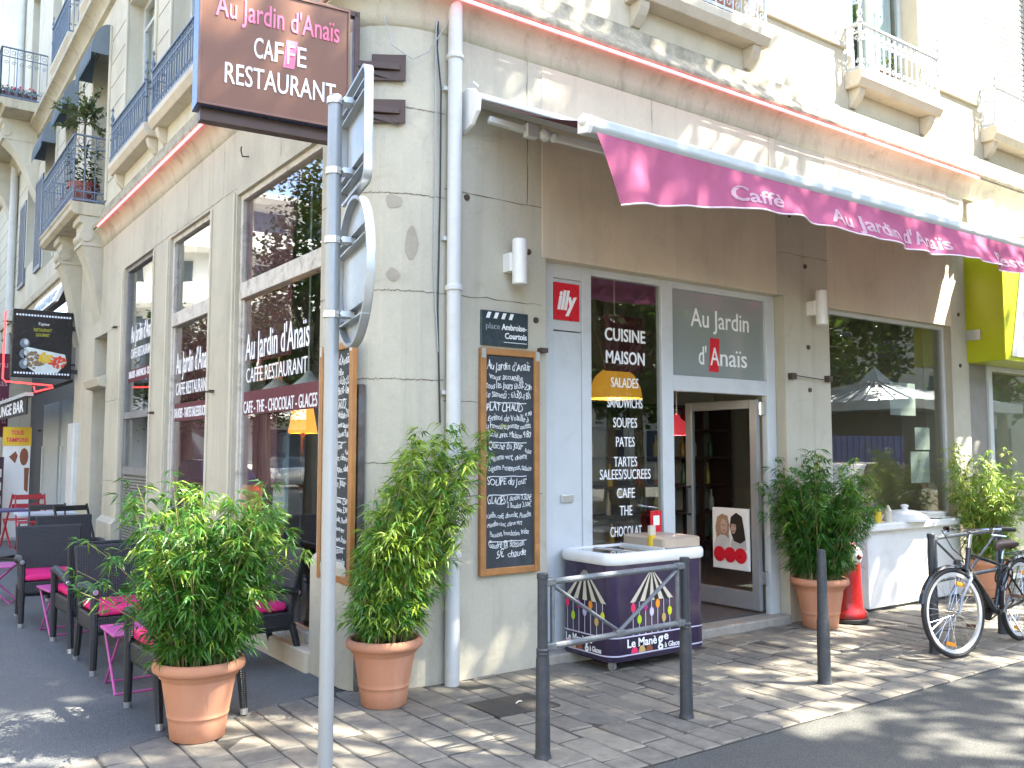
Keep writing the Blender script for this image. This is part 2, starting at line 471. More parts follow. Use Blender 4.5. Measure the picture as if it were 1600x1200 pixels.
# ------------------------------------------------------------------ ground
def asphalt(name, base, blue):
    t = NT(name); v = t.obj()
    c = t.ramp(t.noise(1.1, 6, .65, v, .3), [(.3, tuple(x * .8 for x in base)), (.7, tuple(x * 1.2 for x in base))])
    ag = t.n("ShaderNodeTexVoronoi"); ag.inputs["Scale"].default_value = 120; t.l(v, ag.inputs[0])
    c = t.mix(.55, c, t.mix(t.ramp(ag.outputs["Distance"], [(.15, 1.0), (.55, 0.0)]), tuple(x * .5 for x in base), blue))
    cr = t.ramp(t.noise(3.5, 7, .7, v, 1.2), [(.485, 0.0), (.5, 1.0), (.515, 0.0)])
    c = t.mix(t.math('MULTIPLY', cr, .25), c, tuple(x * .4 for x in base))
    h = t.math('ADD', ag.outputs["Distance"], t.noise(60, 3, .6, v))
    t.bsdf(c, .82, 0, t.bump(h, .5, .006), .35); return t.mat
ROAD = asphalt("road_asphalt", (.090, .090, .083), (.175, .172, .160))
TERR = asphalt("terrace_asphalt", (.130, .134, .132), (.225, .228, .222))
def paver_mat():
    t = NT("stone_pavers"); v = t.obj(); a = t.attr("tint")
    c = t.ramp(a, [(0, (.115, .108, .10)), (.3, (.17, .155, .13)), (.7, (.22, .198, .16)), (1, (.275, .245, .19))])
    c = t.mix(.5, c, t.ramp(t.noise(9, 6, .7, v, .4), [(.3, (.095, .085, .071)), (.7, (.30, .27, .215))]), 'MIX')
    st = t.ramp(t.noise(2.2, 7, .7, v, .7), [(.52, 0.0), (.68, 1.0)])
    c = t.mix(t.math('MULTIPLY', st, .35), c, (.07, .065, .06))
    h = t.math('ADD', t.noise(18, 6, .7, v), t.math('MULTIPLY', t.noise(90, 3, .6, v), .3))
    t.bsdf(c, .72, 0, t.bump(h, .45, .012), .35); return t.mat
PAVER = paver_mat()
JOINT_SAND = simple("paving_joint_sand", (.055, .05, .043), .95, var=.4, vs=30, bump=.4)

g = MB(); g.box(-450, 450, -450, 450, -.5, -.012)
tag(g.build("road", ROAD), kind='structure')
g = MB(); g.box(-8, 40, 3.43, 6.2, -.3, -.006)
tag(g.build("paving_bed", JOINT_SAND), kind='structure')
g = MB(); r = random.Random(3)
x = -1.2
while x < 22:
    w = r.uniform(.135, .235); y = 3.43
    first = True
    while y < 5.60:
        L = r.uniform(.15, .3) if first else r.uniform(.22, .46); first = False
        y1 = y + L; y1 = 5.66 if y1 > 5.5 else y1; j = r.uniform(.003, .007)
        if True:
            g.tint = min(1, max(0, r.gauss(.5, .3))); zt = r.gauss(0, .0022); tx = r.gauss(0, .002); ty = r.gauss(0, .002); b = .008
            vs = []
            for (px, py, i) in ((x + j, y + j, 0), (x + w - j, y + j, 1), (x + w - j, y1 - j, 2), (x + j, y1 - j, 3)):
                vs.append((px + r.gauss(0, .003), py + r.gauss(0, .003)))
            cx = x + w / 2; cy = (y + y1) / 2
            def zz(p): return zt + tx * (p[0] - cx) / w * 2 + ty * (p[1] - cy) / L * 2
            low = [(p[0], p[1], -.03) for p in vs]
            mid = [(p[0], p[1], zz(p) - .007) for p in vs]
            top = [(p[0] + (b if p[0] < cx else -b), p[1] + (b if p[1] < cy else -b), zz(p)) for p in vs]
            g.add(low + mid + top, [(8, 9, 10, 11)] + [(k, (k + 1) % 4, 4 + (k + 1) % 4, 4 + k) for k in range(4)] + [(4 + k, 4 + (k + 1) % 4, 8 + (k + 1) % 4, 8 + k) for k in range(4)])
        y = y1
    x += w
tag(g.build("pavement", PAVER), kind='structure')
g = MB()  # asphalt of the cafe terrace along the left facade
g.add([(-8, 2.35, .006), (.5, 5.06, .006), (2.62, 5.74, .006), (2.62, 5.8, .006), (2.9, 5.8, .006), (2.9, 60, .006), (-8, 60, .006)], [(0, 1, 2, 3, 4, 5, 6)])
g.add([(-8, 2.33, -.008), (.5, 5.04, -.02), (2.62, 5.72, -.02), (2.62, 5.74, .006), (.5, 5.06, .006), (-8, 2.35, .006)], [(0, 1, 4, 5), (1, 2, 3, 4)])
tag(g.build("terrace", TERR), kind='structure')
h = thing("access_cover", "dark square access cover set flush in the stone paving by the corner", "cover", (3.38, 4.72, .004))
m = MB(); m.add([(3.12, 4.90, .007), (3.14, 4.55, .007), (3.50, 4.52, .007), (3.66, 4.84, .007)][::-1], [(0, 1, 2, 3)]) if False else m.box(3.15, 3.62, 4.53, 4.89, -.02, .008)
m.build("cover_plate", simple("rusty_cover_iron", (.07, .062, .055), .6, .4, var=.25, vs=20, bump=.4, bs=110), h, bevel=.004)
m = MB(); m.tube([(3.40, 4.71, .009), (3.43, 4.72, .016), (3.46, 4.73, .009)], .005, 6); m.build("lifting_ring", CREAM_P, h, smooth=True)

# ------------------------------------------------------------------ the corner building
YA = 5.42; XB = 2.70
bld = thing("corner_building", "cream stone corner building with ground floor cafe, wrought iron balconies and large shop windows", "building", (2.7, 5.42, 0))
CORNER = [(3.28, YA), (3.10, 5.44), (2.97, 5.475), (2.86, 5.53), (2.775, 5.595), (2.72, 5.66), (XB, 5.74)]
def PA(u, z): return (u, YA, z)
def PB(u, z): return (XB, u, z)
# ground floor walls
m = MB()
holesA = [(4.20, 7.09, -.1, 3.10), (7.80, 10.12, -.1, 3.05)]
holed_wall(m, PA, 3.28, 10.50, 0, 4.70, holesA, .34, (0, 1, 0))
holesB = [(6.24, 8.19, .16, 3.99), (9.01, 10.50, .16, 4.03), (11.25, 12.77, .16, 4.06), (13.72, 14.62, 0, 3.3)]
holed_wall(m, PB, 5.74, 16.15, 0, 4.70, [(a, b, c, d) for a, b, c, d in holesB], .30, (1, 0, 0))
for i in range(len(CORNER) - 1):
    a, b = CORNER[i], CORNER[i + 1]
    m.quad((a[0], a[1], 0), (b[0], b[1], 0), (b[0], b[1], 4.7), (a[0], a[1], 4.7))
m.build("ground_floor_wall", STONE, bld)
# plaster infill above the shopfronts, a little proud of the stone
m = MB(); m.box(4.16, 6.99, YA - .005, YA + .2, 3.095, 4.62); m.box(7.79, 10.13, YA - .005, YA + .2, 3.045, 4.62)
m.build("plaster_panel", PLASTER, bld, bevel=.006)
# plinth at the foot of the corner
m = MB(); sweep(m, CORNER[4:] + [(XB, 6.24)], [(0, .0), (.045, .0), (.045, .80), (.03, .84), (0, .86)], -1)
m.build("corner_plinth", STONE, bld)
m = MB(); 
for a_, b_, o_, h_ in ((8.19, 9.01, .05, .5), (10.5, 11.25, .05, .5), (12.77, 13.72, .07, .64)):
    m = MB(); sweep(m, [(XB, a_), (XB, b_)], [(0, 0), (o_, 0), (o_, h_), (0, h_ + .07)], -1); m.build("pier_base", STONE, bld)
# masonry joints: thin irregular lines
jr = random.Random(11)
def jline(mb, P, u0, u1, z, out, vert=False, w=.007):
    n = max(2, int(abs(u1 - u0) / .07)); vs = []; fs = []
    for i in range(n + 1):
        t = u0 + (u1 - u0) * i / n; o = jr.gauss(0, .0035); ww = w * jr.uniform(.35, 1.25)
        if vert: pa, pb = P(z + o - ww / 2, t), P(z + o + ww / 2, t)
        else: pa, pb = P(t, z + o - ww / 2), P(t, z + o + ww / 2)
        vs += [Vector(pa) + Vector(out), Vector(pb) + Vector(out)]
    fs = [(2 * i, 2 * i + 2, 2 * i + 3, 2 * i + 1) for i in range(n)]
    mb.add(vs, fs)
m = MB(); oa = (0, -.0025, 0); ob_ = (-.0025, 0, 0)
for z in (1.96, 2.72, 3.48, 1.28): jline(m, PA, 3.28, 4.16, z, oa)
for z in (3.52, 4.05): jline(m, PA, 7.03, 7.79, z, oa)
jline(m, PA, 2.0, 3.48, 3.36, oa, True); jline(m, PA, 1.28, 1.96, 4.08, oa, True); jline(m, PA, 3.48, 4.64, 4.02, oa, True)
for xx in (5.35, 6.9, 8.4, 9.8): jline(m, PA, 4.25, 4.62, xx, (0, -.008, 0), True, .005)
for z in (.87, 1.52, 2.1, 2.72, 3.41, 4.03):
    for i in range(len(CORNER) - 1):
        a, b = Vector(CORNER[i]), Vector(CORNER[i + 1]); nrm = Vector((b.y - a.y, -(b.x - a.x))).normalized()
        if nrm.dot(Vector((-1, -1))) < 0: nrm = -nrm
        jline(m, lambda u, zz, a=a, b=b: (a.x + (b.x - a.x) * u, a.y + (b.y - a.y) * u, zz), 0, 1, z, (nrm.x * .003, nrm.y * .003, 0))
    jline(m, PB, 5.74, 6.24, z, ob_)
for yy in (8.6, 10.9, 9.8, 7.1): jline(m, PB, 4.06, 4.62, yy, ob_, True, .006)
for z in (4.06,): jline(m, PB, 8.19, 11.25, z, ob_)
for z in (1.2, 2.3, 3.3): jline(m, PB, 12.8, 13.7, z, ob_)
m.build("masonry_joints", JOINT, bld)
# anchors, plugs and hooks left in the stone
OLD_IRON = simple("old_iron", (.09, .065, .05), .7, .4, var=.4, vs=20)
for x_, z_ in ((4.03, 3.12), (4.10, 2.60), (7.43, 3.42), (7.45, 2.62), (7.46, 2.2), (3.47, 3.45), (7.2, 3.9), (10.3, 3.2), (10.3, 2.6)):
    m = MB(); m.cyl((x_, YA - .012, z_), (x_, YA + .02, z_), .022, .028, 10); m.build("wall_plug", OLD_IRON, bld, smooth=True)
m = MB(); m.cyl((7.15, YA - .04, 2.33), (7.74, YA - .04, 2.30), .005, n=6)
for x_ in (7.13, 7.70): m.box(x_, x_ + .07, YA - .05, YA, 2.29, 2.35)
m.build("wall_tie_rod", OLD_IRON, bld)
m = MB(); m.box(4.115, 4.175, YA - .06, YA, 2.35, 2.385); m.build("wall_bracket", OLD_IRON, bld)
for y_, z_ in ((8.75, 2.18), (11.0, 2.05), (19.5, 2.0), (13.1, 3.3)):
    m = MB(); m.box(XB - .05, XB, y_ - .012, y_ + .012, z_ - .015, z_ + .015); m.cyl((XB - .045, y_, z_), (XB - .045, y_ + .10, z_), .01, n=6); m.build("shutter_stop", OLD_IRON, bld)
m = MB(); m.tube([(XB, 7.9, 4.28), (XB - .06, 7.9, 4.27), (XB - .075, 7.9, 4.33), (XB - .07, 7.9, 4.36)], .007, 6); m.build("wall_hook", OLD_IRON, bld, smooth=True)
PATCH = stone("mortar_patch", (.36, .32, .26), (.2, .17, .13), .5)
for (ax, ay), (bx_, by_), z_, w_, h_ in ((CORNER[2], CORNER[3], 3.35, .07, .06), (CORNER[1], CORNER[2], 3.06, .05, .13), (CORNER[2], CORNER[3], 2.83, .05, .05)):
    A_ = Vector((ax, ay, z_)); D_ = Vector((bx_ - ax, by_ - ay, 0)); L_ = D_.length; D_.normalize(); N_ = Vector((D_.y, -D_.x, 0)); N_ = N_ if N_.y < 0 else -N_
    m = MB(); pr = random.Random(int(z_ * 100)); m.prism([(w_ * math.cos(k * .63) * pr.uniform(.7, 1.1), h_ * math.sin(k * .63) * pr.uniform(.7, 1.1)) for k in range(10)], A_ + D_ * L_ * .5 + N_ * .004, D_, (0, 0, 1), N_ * -.01); m.build("mortar_patch", PATCH, bld)
# drain pipe
m = MB(); px, py = 3.325, 5.355; pr = .052
m.cyl((px, py, .0), (px, py, 5.3), pr, n=20)
for z in (.86, 1.02, 2.73, 4.42): m.lathe([(pr, 0), (pr + .012, .01), (pr + .012, .035), (pr, .05)], (px, py, z), 20)
for z in (.9, 2.0, 3.1, 4.2): m.box(px - .07, px + .07, py + .03, py + .065, z, z + .03)
m.build("drain_pipe", WHITE_PAINT, bld, smooth=True)
m = MB(); m.tube([(3.22, 5.405, 4.9), (3.20, 5.40, 4.5), (3.235, 5.40, 4.2), (3.24, 5.41, 3.5), (3.225, 5.41, 2.6), (3.25, 5.41, 1.8)], .006, 6)
m.build("wall_cable", BLACK, bld, smooth=True)
m = MB(); m.tube([(3.19, 5.40, 4.9), (3.19, 5.40, 4.4), (3.20, 5.41, 3.6), (3.19, 5.41, 2.9), (3.23, 5.41, 2.3)], .005, 6)
m.tube([(2.82, 5.5, 4.66), (2.86, 5.45, 4.45), (3.0, 5.40, 4.36), (3.12, 5.38, 4.44), (3.22, 5.36, 4.62), (3.27, 5.36, 4.7)], .004, 6)
m.build("wall_cable", POLE_GREY, bld, smooth=True)
# rusty edge strip at the corner
m = MB(); m.box(2.705, 2.755, 5.575, 5.625, .0, 2.06); m.build("iron_edge_strip", simple("rusty_iron", (.10, .085, .075), .75, .3, var=.5, vs=7, bump=.3, dirt=((.16, .2, .22), .6)), bld, bevel=.006)
# cornice with ledge, running round the corner
PATH = [(30, YA)] + CORNER + [(XB, 14.25)]
m = MB(); sweep(m, PATH, [(0, 4.62), (.02, 4.64), (.03, 4.70), (.045, 4.76), (.085, 4.82), (.13, 4.85), (.13, 4.865), (0, 4.87)], -1)
m.build("cornice", CORNICE, bld, smooth=True, sharp=50)
m = MB(); sweep(m, PATH, [(0, 4.87), (.15, 4.875), (.165, 4.90), (.155, 4.935), (.09, 5.0), (.05, 5.06), (.045, 5.17), (.0, 5.2)], -1)
m.build("cornice_ledge", LEDGE, bld, smooth=True, sharp=50)
# upper walls
GA = [(5.40, 6.60), (8.32, 9.65), (11.10, 12.50), (14.1, 15.4)]          # first floor windows, right facade
m = MB(); holed_wall(m, PA, 3.28, 30, 5.18, 19.5, [(a, b, 5.58, 8.2) for a, b in GA] , .32, (0, 1, 0))
for i in range(len(CORNER) - 1):
    a, b = CORNER[i], CORNER[i + 1]; m.quad((a[0], a[1], 4.7), (b[0], b[1], 4.7), (b[0], b[1], 19.5), (a[0], a[1], 19.5))
m.add([(2.7, 5.74, 19.5), (3.28, YA, 19.5), (30, YA, 19.5), (30, 18, 19.5), (2.7, 60, 19.5)], [(0, 1, 2, 3, 4)])
m.build("upper_wall", STONE_UP, bld)
m = MB(); m.quad((30, YA, 0), (30, 18, 0), (30, 18, 19.5), (30, YA, 19.5)); m.quad((30, 18, 0), (10, 60, 0), (10, 60, 19.5), (30, 18, 19.5)); m.quad((10.55, YA + .3, 0), (30, YA + .3, 0), (30, YA + .3, 5.2), (10.55, YA + .3, 5.2))
m.build("rear_wall", STONE_UP, bld)
GB = [(7.0, 8.15, 5.72), (9.3, 10.66, 5.62), (11.45, 12.98, 5.62), (14.15, 15.3, 5.30), (16.6, 17.75, 5.30), (18.9, 20.1, 5.3), (21.3, 22.6, 5.72)]
m = MB(); holed_wall(m, PB, 5.74, 40, 4.7, 8.45, [(a, b, c, 7.86) for a, b, c in GB], .34, (1, 0, 0))
GB2 = [(9.4, 10.6), (11.7, 12.9), (14.2, 15.3), (16.6, 17.7), (19.0, 20.1), (22.0, 23.2), (25.5, 26.6)]
holed_wall(m, PB, 5.74, 40, 8.45, 19.5, [(a, b, 9.6 if a < 21 else 8.85, 12.2) for a, b in GB2], .34, (1, 0, 0))
m.build("upper_wall", STONE_B, bld)
# rustication grooves of the left upper wall, string lines
m = MB(); GRV = simple("groove_shadow_stone", (.17, .15, .11), .9, var=.2)
edges = [5.74] + [v for a, b, c in GB for v in (a, b)] + [40]
for k in range(0, len(edges) - 1, 2):
    for i in range(8):
        z = 5.55 + .36 * i
        if z < 7.95: m.box(XB - .002, XB + .01, edges[k] + (.1 if k else 0), edges[k + 1] - .1, z, z + .014)
m.build("wall_grooves", GRV, bld)
m = MB(); sweep(m, [(XB, 40), (XB, 5.74)][::-1], [(0, 8.3), (.06, 8.32), (.07, 8.42), (.16, 8.5), (.22, 8.52), (.22, 8.62), (.1, 8.68), (.05, 8.76), (0, 8.78)], -1)
m.build("string_course", CORNICE, bld, smooth=True, sharp=50)
for a, b in ((3.3, 5.0), (6.78, 8.2), (9.78, 10.94), (12.7, 13.9)): 
    m = MB(); m.box(a, b, YA - .035, YA, 5.83, 5.90); m.build("string_moulding", SILL, bld, bevel=.01)
for a, b, c in GB: # raised window surrounds
    m = MB()
    for s_ in (a - .07, b): m.box(XB - .03, XB, s_, s_ + .07, c, 7.9)
    m.box(XB - .03, XB, a - .07, b + .07, 7.9, 7.98)
    m.build("window_surround", STONE_B, bld, bevel=.008)
# ------------------------------------------------------------------ cafe shopfront on the right facade
def frame_xz(mb, x0, x1, z0, z1, y0, y1, w, wb=None):
    wb = w if wb is None else wb
    mb.box(x0, x0 + w, y0, y1, z0, z1); mb.box(x1 - w, x1, y0, y1, z0, z1)
    mb.box(x0 + w, x1 - w, y0, y1, z1 - w, z1); mb.box(x0 + w, x1 - w, y0, y1, z0, z0 + wb)
def frame_yz(mb, y0, y1, z0, z1, x0, x1, w, wb=None):
    wb = w if wb is None else wb
    mb.box(x0, x1, y0, y0 + w, z0, z1); mb.box(x0, x1, y1 - w, y1, z0, z1)
    mb.box(x0, x1, y0 + w, y1 - w, z1 - w, z1); mb.box(x0, x1, y0 + w, y1 - w, z0, z0 + wb)
F0, F1 = 5.53, 5.60
m = MB()
m.box(4.20, 4.36, F0, F1, .05, 3.10)
m.box(4.655, 4.755, F0, F1, .05, 3.10); m.box(5.555, 5.695, F0, F1, .05, 3.10); m.box(6.955, 7.085, F0, F1, .05, 3.10)
m.box(4.36, 4.655, F0, F1, 2.98, 3.10); m.box(4.755, 5.555, F0, F1, 3.04, 3.10); m.box(5.695, 6.955, F0, F1, 3.04, 3.10)
m.box(5.695, 6.955, F0, F1, 2.13, 2.27); m.box(4.755, 5.555, F0, F1, .05, .28)
sf = m.build("shopfront", WHITE_ALU, bld, bevel=.006)
m = MB(); m.box(4.362, 4.653, F0 + .012, F1, .05, 2.555); m.box(4.362, 4.653, F0 + .012, F1, 2.565, 2.978); m.build("side_panel", WHITE_ALU, sf, bevel=.004)
m = MB(); m.box(4.43, 4.55, F0 - .01, F0 + .015, 1.20, 1.26); m.build("letter_slot", ALU, sf, bevel=.004)
m = MB(); m.box(4.755, 5.555, 5.562, 5.568, .28, 3.04); m.build("pane", GLASS, sf)
m = MB(); m.box(5.695, 6.955, 5.562, 5.568, 2.27, 3.04); m.build("transom_pane", GLASS_F, sf)
m = MB(); m.box(4.2, 7.09, 5.40, 5.62, -.03, .075); m.build("doorstep", simple("worn_stone_step", (.33, .3, .25), .7, var=.2, vs=12, bump=.3), bld, bevel=.015)
# lettering on the glass
X = (1, 0, 0); Z = (0, 0, 1)
m = MB(); yg = 5.559
put_text(m, "CUISINE", (5.155, yg, 2.525), X, Z, width=.46, size=.15, align='C', weight=.016)
put_text(m, "MAISON", (5.155, yg, 2.335), X, Z, width=.44, size=.15, align='C', weight=.016)
for s_, z_, w_ in (("SALADES", 2.135, .31), ("SANDWICHS", 1.965, .40), ("SOUPES", 1.80, .27), ("PATES", 1.64, .21), ("TARTES", 1.475, .26), ("SALEES/SUCREES", 1.37, .57), ("CAFE", 1.215, .20), ("THE", 1.07, .14), ("CHOCOLAT", .90, .35), ("GLACES", .745, .28)):
    put_text(m, s_, (5.145, yg, z_), X, Z, width=w_, size=.118, align='C', weight=.0)
m.build("glass_lettering", WHITE_TXT, sf)
m = MB(); m.box(4.93, 5.37, 5.575, 5.578, 2.27, 2.74); m.build("red_film_square", BURG_FILM, sf)
m = MB(); put_text(m, "Au Jardin", (6.345, yg, 2.725), X, Z, width=.79, size=.24, align='C', weight=.002)
put_text(m, "d'", (6.05, yg, 2.385), X, Z, width=.10, size=.24, weight=.002)
put_text(m, "A", (6.20, yg - .002, 2.385), X, Z, width=.12, size=.24, weight=.002)
put_text(m, "naïs", (6.335, yg, 2.385), X, Z, width=.37, size=.24, weight=.002)
m.build("glass_lettering", WHITE_TXT, sf)
m = MB(); m.prism([(0, 0), (.125, 0), (.145, .31), (.02, .31)], (6.185, yg + .001, 2.325), X, Z, (0, .002, 0)); m.build("red_letter_backing", RED_SIGN, sf)
# brand square
t = thing("wall_sign", "small square red sign with white slanted letters on the white door panel", "sign", (4.49, F0 + .012, 2.79))
m = MB(); m.box(4.365, 4.625, F0 - .004, F0 + .012, 2.645, 2.945); m.build("sign_face", RED_SIGN, t, bevel=.002)
m = MB(); put_text(m, "illy", (4.395, F0 - .006, 2.735), X, Z, width=.20, size=.21, weight=.04, shear=.28); m.build("lettering", WHITE_TXT, t)
# the open door leaf (hinged on its right, opened inwards)
dl = MB(); xl = 6.875
frame_yz(dl, 5.60, 6.52, .10, 2.10, xl, xl + .05, .088, .17)
leaf = dl.build("door", simple("grey_aluminium_door", (.27, .28, .285), .4, .2, var=.06), bld, bevel=.006)
m = MB(); m.box(xl + .02, xl + .026, 5.688, 6.432, .27, 2.012); m.build("pane", GLASS, leaf)
for z in (.35, 1.2, 1.95): m = MB(); m.cyl((6.93, 5.575, z), (6.93, 5.575, z + .12), .016, n=8); m.box(6.90, 6.95, 5.56, 5.60, z, z + .12); m.build("hinge", ALU, leaf)
m = MB(); m.tube([(xl - .05, 6.46, .95), (xl - .05, 6.46, 1.25)], .013, 8); m.box(xl - .055, xl, 6.45, 6.47, .95, .97); m.box(xl - .055, xl, 6.45, 6.47, 1.23, 1.25); m.build("door_handle", BLACK, leaf, smooth=True)
# framed poster of two women hanging on the door leaf
po = thing("framed_poster", "white framed poster of two long-haired women above three red discs on the open door", "poster", (xl, 5.92, .76))
xp = xl - .012; Yn = (0, -1, 0)
m = MB(); m.box(xp - .012, xl, 5.70, 6.15, .46, 1.05); m.build("poster_board", WHITE_PLASTIC, po, bevel=.004)
def ell(cy, cz, ry, rz, n=22, a0=0): return [(cy + ry * math.cos(2 * math.pi * i / n + a0), cz + rz * math.sin(2 * math.pi * i / n + a0)) for i in range(n)]
def pp(mb, poly, lvl): mb.prism(poly, (xp - .012 - lvl * .0012, 5.925, .755), Yn, Z, (-.001, 0, 0))
m = MB(); pp(m, [(-.2, -.06), (-.17, .02), (-.09, .055), (0, .03), (0, -.13), (-.2, -.13)], 1); m.build("white_blouse", simple("print_pale_blouse", (.55, .55, .54), .6, bump=0), po)
m = MB(); pp(m, [(.0, -.10), (.02, .0), (.1, .06), (.19, .0), (.2, -.10)], 1.4); m.build("white_blouse", simple("print_grey_blouse", (.45, .45, .45), .6, bump=0), po)
m = MB(); pp(m, [(-.17, .0), (-.185, .1), (-.16, .2), (-.1, .235), (-.03, .22), (-.005, .13), (-.02, .0), (-.06, .03), (-.12, .03)], 2); m.build("fair_hair", simple("print_fair_hair", (.34, .22, .13), .6, var=.35, vs=60, bump=0), po)
m = MB(); pp(m, [(.0, .12), (.015, .21), (.08, .255), (.15, .22), (.175, .1), (.19, .0), (.13, -.04), (.05, -.02), (.02, .04)], 3); m.build("dark_hair", simple("print_dark_hair", (.025, .018, .016), .5, bump=0), po)
m = MB(); pp(m, ell(-.075, .115, .042, .068), 4); pp(m, [(.012, .13), (.03, .145), (.075, .14), (.08, .1), (.06, .055), (.035, .05), (.018, .08)], 4); m.build("printed_face", simple("print_skin", (.50, .33, .25), .6, bump=0), po)
m = MB()
for cx in (-.075, .045):
    for dx in (-.016, .014): pp(m, ell(cx + dx, .125, .009, .006, 10), 5)
    pp(m, ell(cx, .075, .013, .006, 10), 5)
m.build("printed_features", simple("print_dark_features", (.13, .06, .05), .6, bump=0), po)
m = MB()
for k in (-1, 0, 1): pp(m, ell(k * .132, -.155, .074, .074, 26), 6 + .4 * k)
m.build("red_discs", RED_SIGN, po)

# ------------------------------------------------------------------ cafe interior
m = MB(); m.box(2.99, 10.2, 5.64, 13.4, .03, .08); m.build("interior_floor", FLOOR_IN, bld)
m = MB(); m.quad((10.13, 5.77, 0), (10.13, 13.4, 0), (10.13, 13.4, 4.4), (10.13, 5.77, 4.4)); m.quad((3.0, 13.4, 0), (10.2, 13.4, 0), (10.2, 13.4, 4.4), (3.0, 13.4, 4.4)); m.quad((3, 5.7, 4.4), (10.2, 5.7, 4.4), (10.2, 13.4, 4.4), (3, 13.4, 4.4))
m.build("interior_wall", ROOM_WALL, bld)
m = MB(); m.box(6.2, 10.1, 9.0, 9.1, .08, 4.3); m.build("interior_partition", ROOM_WALL, bld)
m = MB(); m.box(3.20, 3.23, 8.22, 13.3, .08, 4.3); m.build("burgundy_partition", BURG, bld)
for y0, y1, z0, z1 in ((7.02, 8.13, 3.17, 3.92), (7.02, 8.13, 2.40, 2.98), (7.30, 8.13, 1.30, 1.92), (9.08, 10.44, 2.15, 2.98), (9.08, 10.44, 1.0, 1.92)):  # added sheets at the glass, standing in for the dim burgundy wall inside
    m = MB(); m.box(2.788, 2.794, y0, y1, z0, z1); m.build("added_burgundy_sheet", BURG, bld)
sh = thing("bottle_shelves", "dark wall shelves with rows of bottles inside the cafe, seen through the open door", "shelves", (8.6, 8.85, .08))
m = MB()
for z in (.35, .75, 1.12, 1.5, 1.88, 2.2): m.box(6.6, 10.0, 8.62, 8.98, z, z + .03)
for x_ in (6.6, 7.3, 8.0, 8.7, 9.4, 9.97): m.box(x_, x_ + .03, 8.60, 8.98, .08, 2.25)
m.build("shelf_frame", simple("dark_shelf_wood", (.06, .04, .03), .6), sh)
bcols = [simple("bottle_" + n, c, .2, bump=0) for n, c in (("amber", (.35, .16, .02)), ("cream", (.6, .55, .42)), ("green", (.04, .12, .04)), ("yellow", (.6, .42, .05)), ("ruby", (.35, .02, .03)))]
br = random.Random(5); protos = []
for c_ in bcols:
    m = MB(); m.lathe([(.036, 0), (.038, .02), (.038, .16), (.016, .21), (.013, .27), (.015, .275), (.015, .29)], n=12); o = m.build("bottle", c_, None, smooth=True)
    protos.append(o)
k = 0
for z in (.38, .78, 1.15, 1.53, 1.91):
    for i in range(12):
        if br.random() < .25: continue
        x_ = 6.72 + i * .27 + br.uniform(-.04, .04)
        p = protos[k % 5]; o = p if k < 5 else p.copy()
        if k >= 5: COL.objects.link(o)
        o.location = (x_, 8.74, z); tag(o, "glass bottle standing on the dark shelves behind the cafe door", "bottle", "bottles on the cafe shelves"); k += 1
def pendant(name, label, x_, y_, z_, r_, mats, cord_to=4.4, hgt=None):
    h_ = hgt or r_ * 1.15
    t_ = thing(name, label, "pendant lamp", (x_, y_, z_))
    mm = MB(); mm.lathe([(r_, 0), (r_ * .98, .02), (r_ * .93, h_ * .35), (r_ * .72, h_ * .72), (r_ * .36, h_ * .98), (r_ * .22, h_ * 1.12), (.03, h_ * 1.25)], (x_, y_, z_), 28, cap=False)
    sd = mm.build("lamp_shade", mats, t_, smooth=True)
    mm = MB(); mm.cyl((x_, y_, z_ + h_ * 1.2), (x_, y_, cord_to), .008, n=6); mm.build("cord", WHITE_PLASTIC, t_)
    return t_
LAMP_W = simple("white_enamel_shade", (.8, .8, .78), .3, bump=0)
pendant("pendant_lamp", "white dome pendant lamp farther from the chalkboard, behind the words CAFFE RESTAURANT", 2.99, 7.82, 2.01, .19, LAMP_W)
pendant("pendant_lamp", "white dome pendant lamp closer to the chalkboard, behind the terrace window", 2.99, 7.13, 2.00, .19, LAMP_W)
py_ = pendant("pendant_lamp", "yellow dome pendant lamp hanging behind the CUISINE MAISON window", 5.75, 6.35, 2.10, .26, emit("lit_yellow_shade", (1.0, .42, .04), .10, (.7, .42, .06)))
pr_ = pendant("pendant_lamp", "red drum pendant lamp inside the open doorway", 7.35, 7.1, 1.78, .16, emit("lit_red_shade", (1.0, .08, .10), .06, (.6, .03, .06)))
for lp, en, cl in ((py_, 3, (1, .85, .65)), (pr_, 2.5, (1, .85, .72))):
    lo = bpy.data.lights.new("pendant_light", 'POINT'); lo.energy = en; lo.color = cl; lo.shadow_soft_size = .06
    ll = bpy.data.objects.new("lamp_bulb", lo); COL.objects.link(ll); ll.parent = lp; ll.location = (0, 0, .02)
tl = thing("table_lamp", "lit yellow table lamp glowing behind the terrace window", "table lamp", (3.12, 7.55, .08))
m = MB(); m.lathe([(.13, 1.78), (.09, 2.0)], (3.12, 7.55, -.02), 22, cap=False); m.build("lamp_shade", LAMP_Y, tl, smooth=True)
m = MB(); m.cyl((3.12, 7.55, .08), (3.12, 7.55, 1.8), .018); m.lathe([(.14, .08), (.14, .1), (.02, .13)], (3.12, 7.55, 0)); m.build("lamp_stem", BLACK, tl, smooth=True)
lo = bpy.data.lights.new("table_lamp_light", 'POINT'); lo.energy = 5; lo.color = (1, .55, .2); lo.shadow_soft_size = .05
ll = bpy.data.objects.new("lamp_bulb", lo); COL.objects.link(ll); ll.parent = tl; ll.location = (0, 0, 1.8)
fl = thing("flyer_stand", "tall rack of pale blue leaflets just inside the terrace window", "leaflet rack", (2.91, 7.5, .08))
m = MB(); m.box(2.90, 2.93, 7.38, 7.66, 1.0, 1.76); m.build("rack_panel", simple("pale_blue_print", (.42, .55, .62), .5, bump=0), fl)
m = MB()
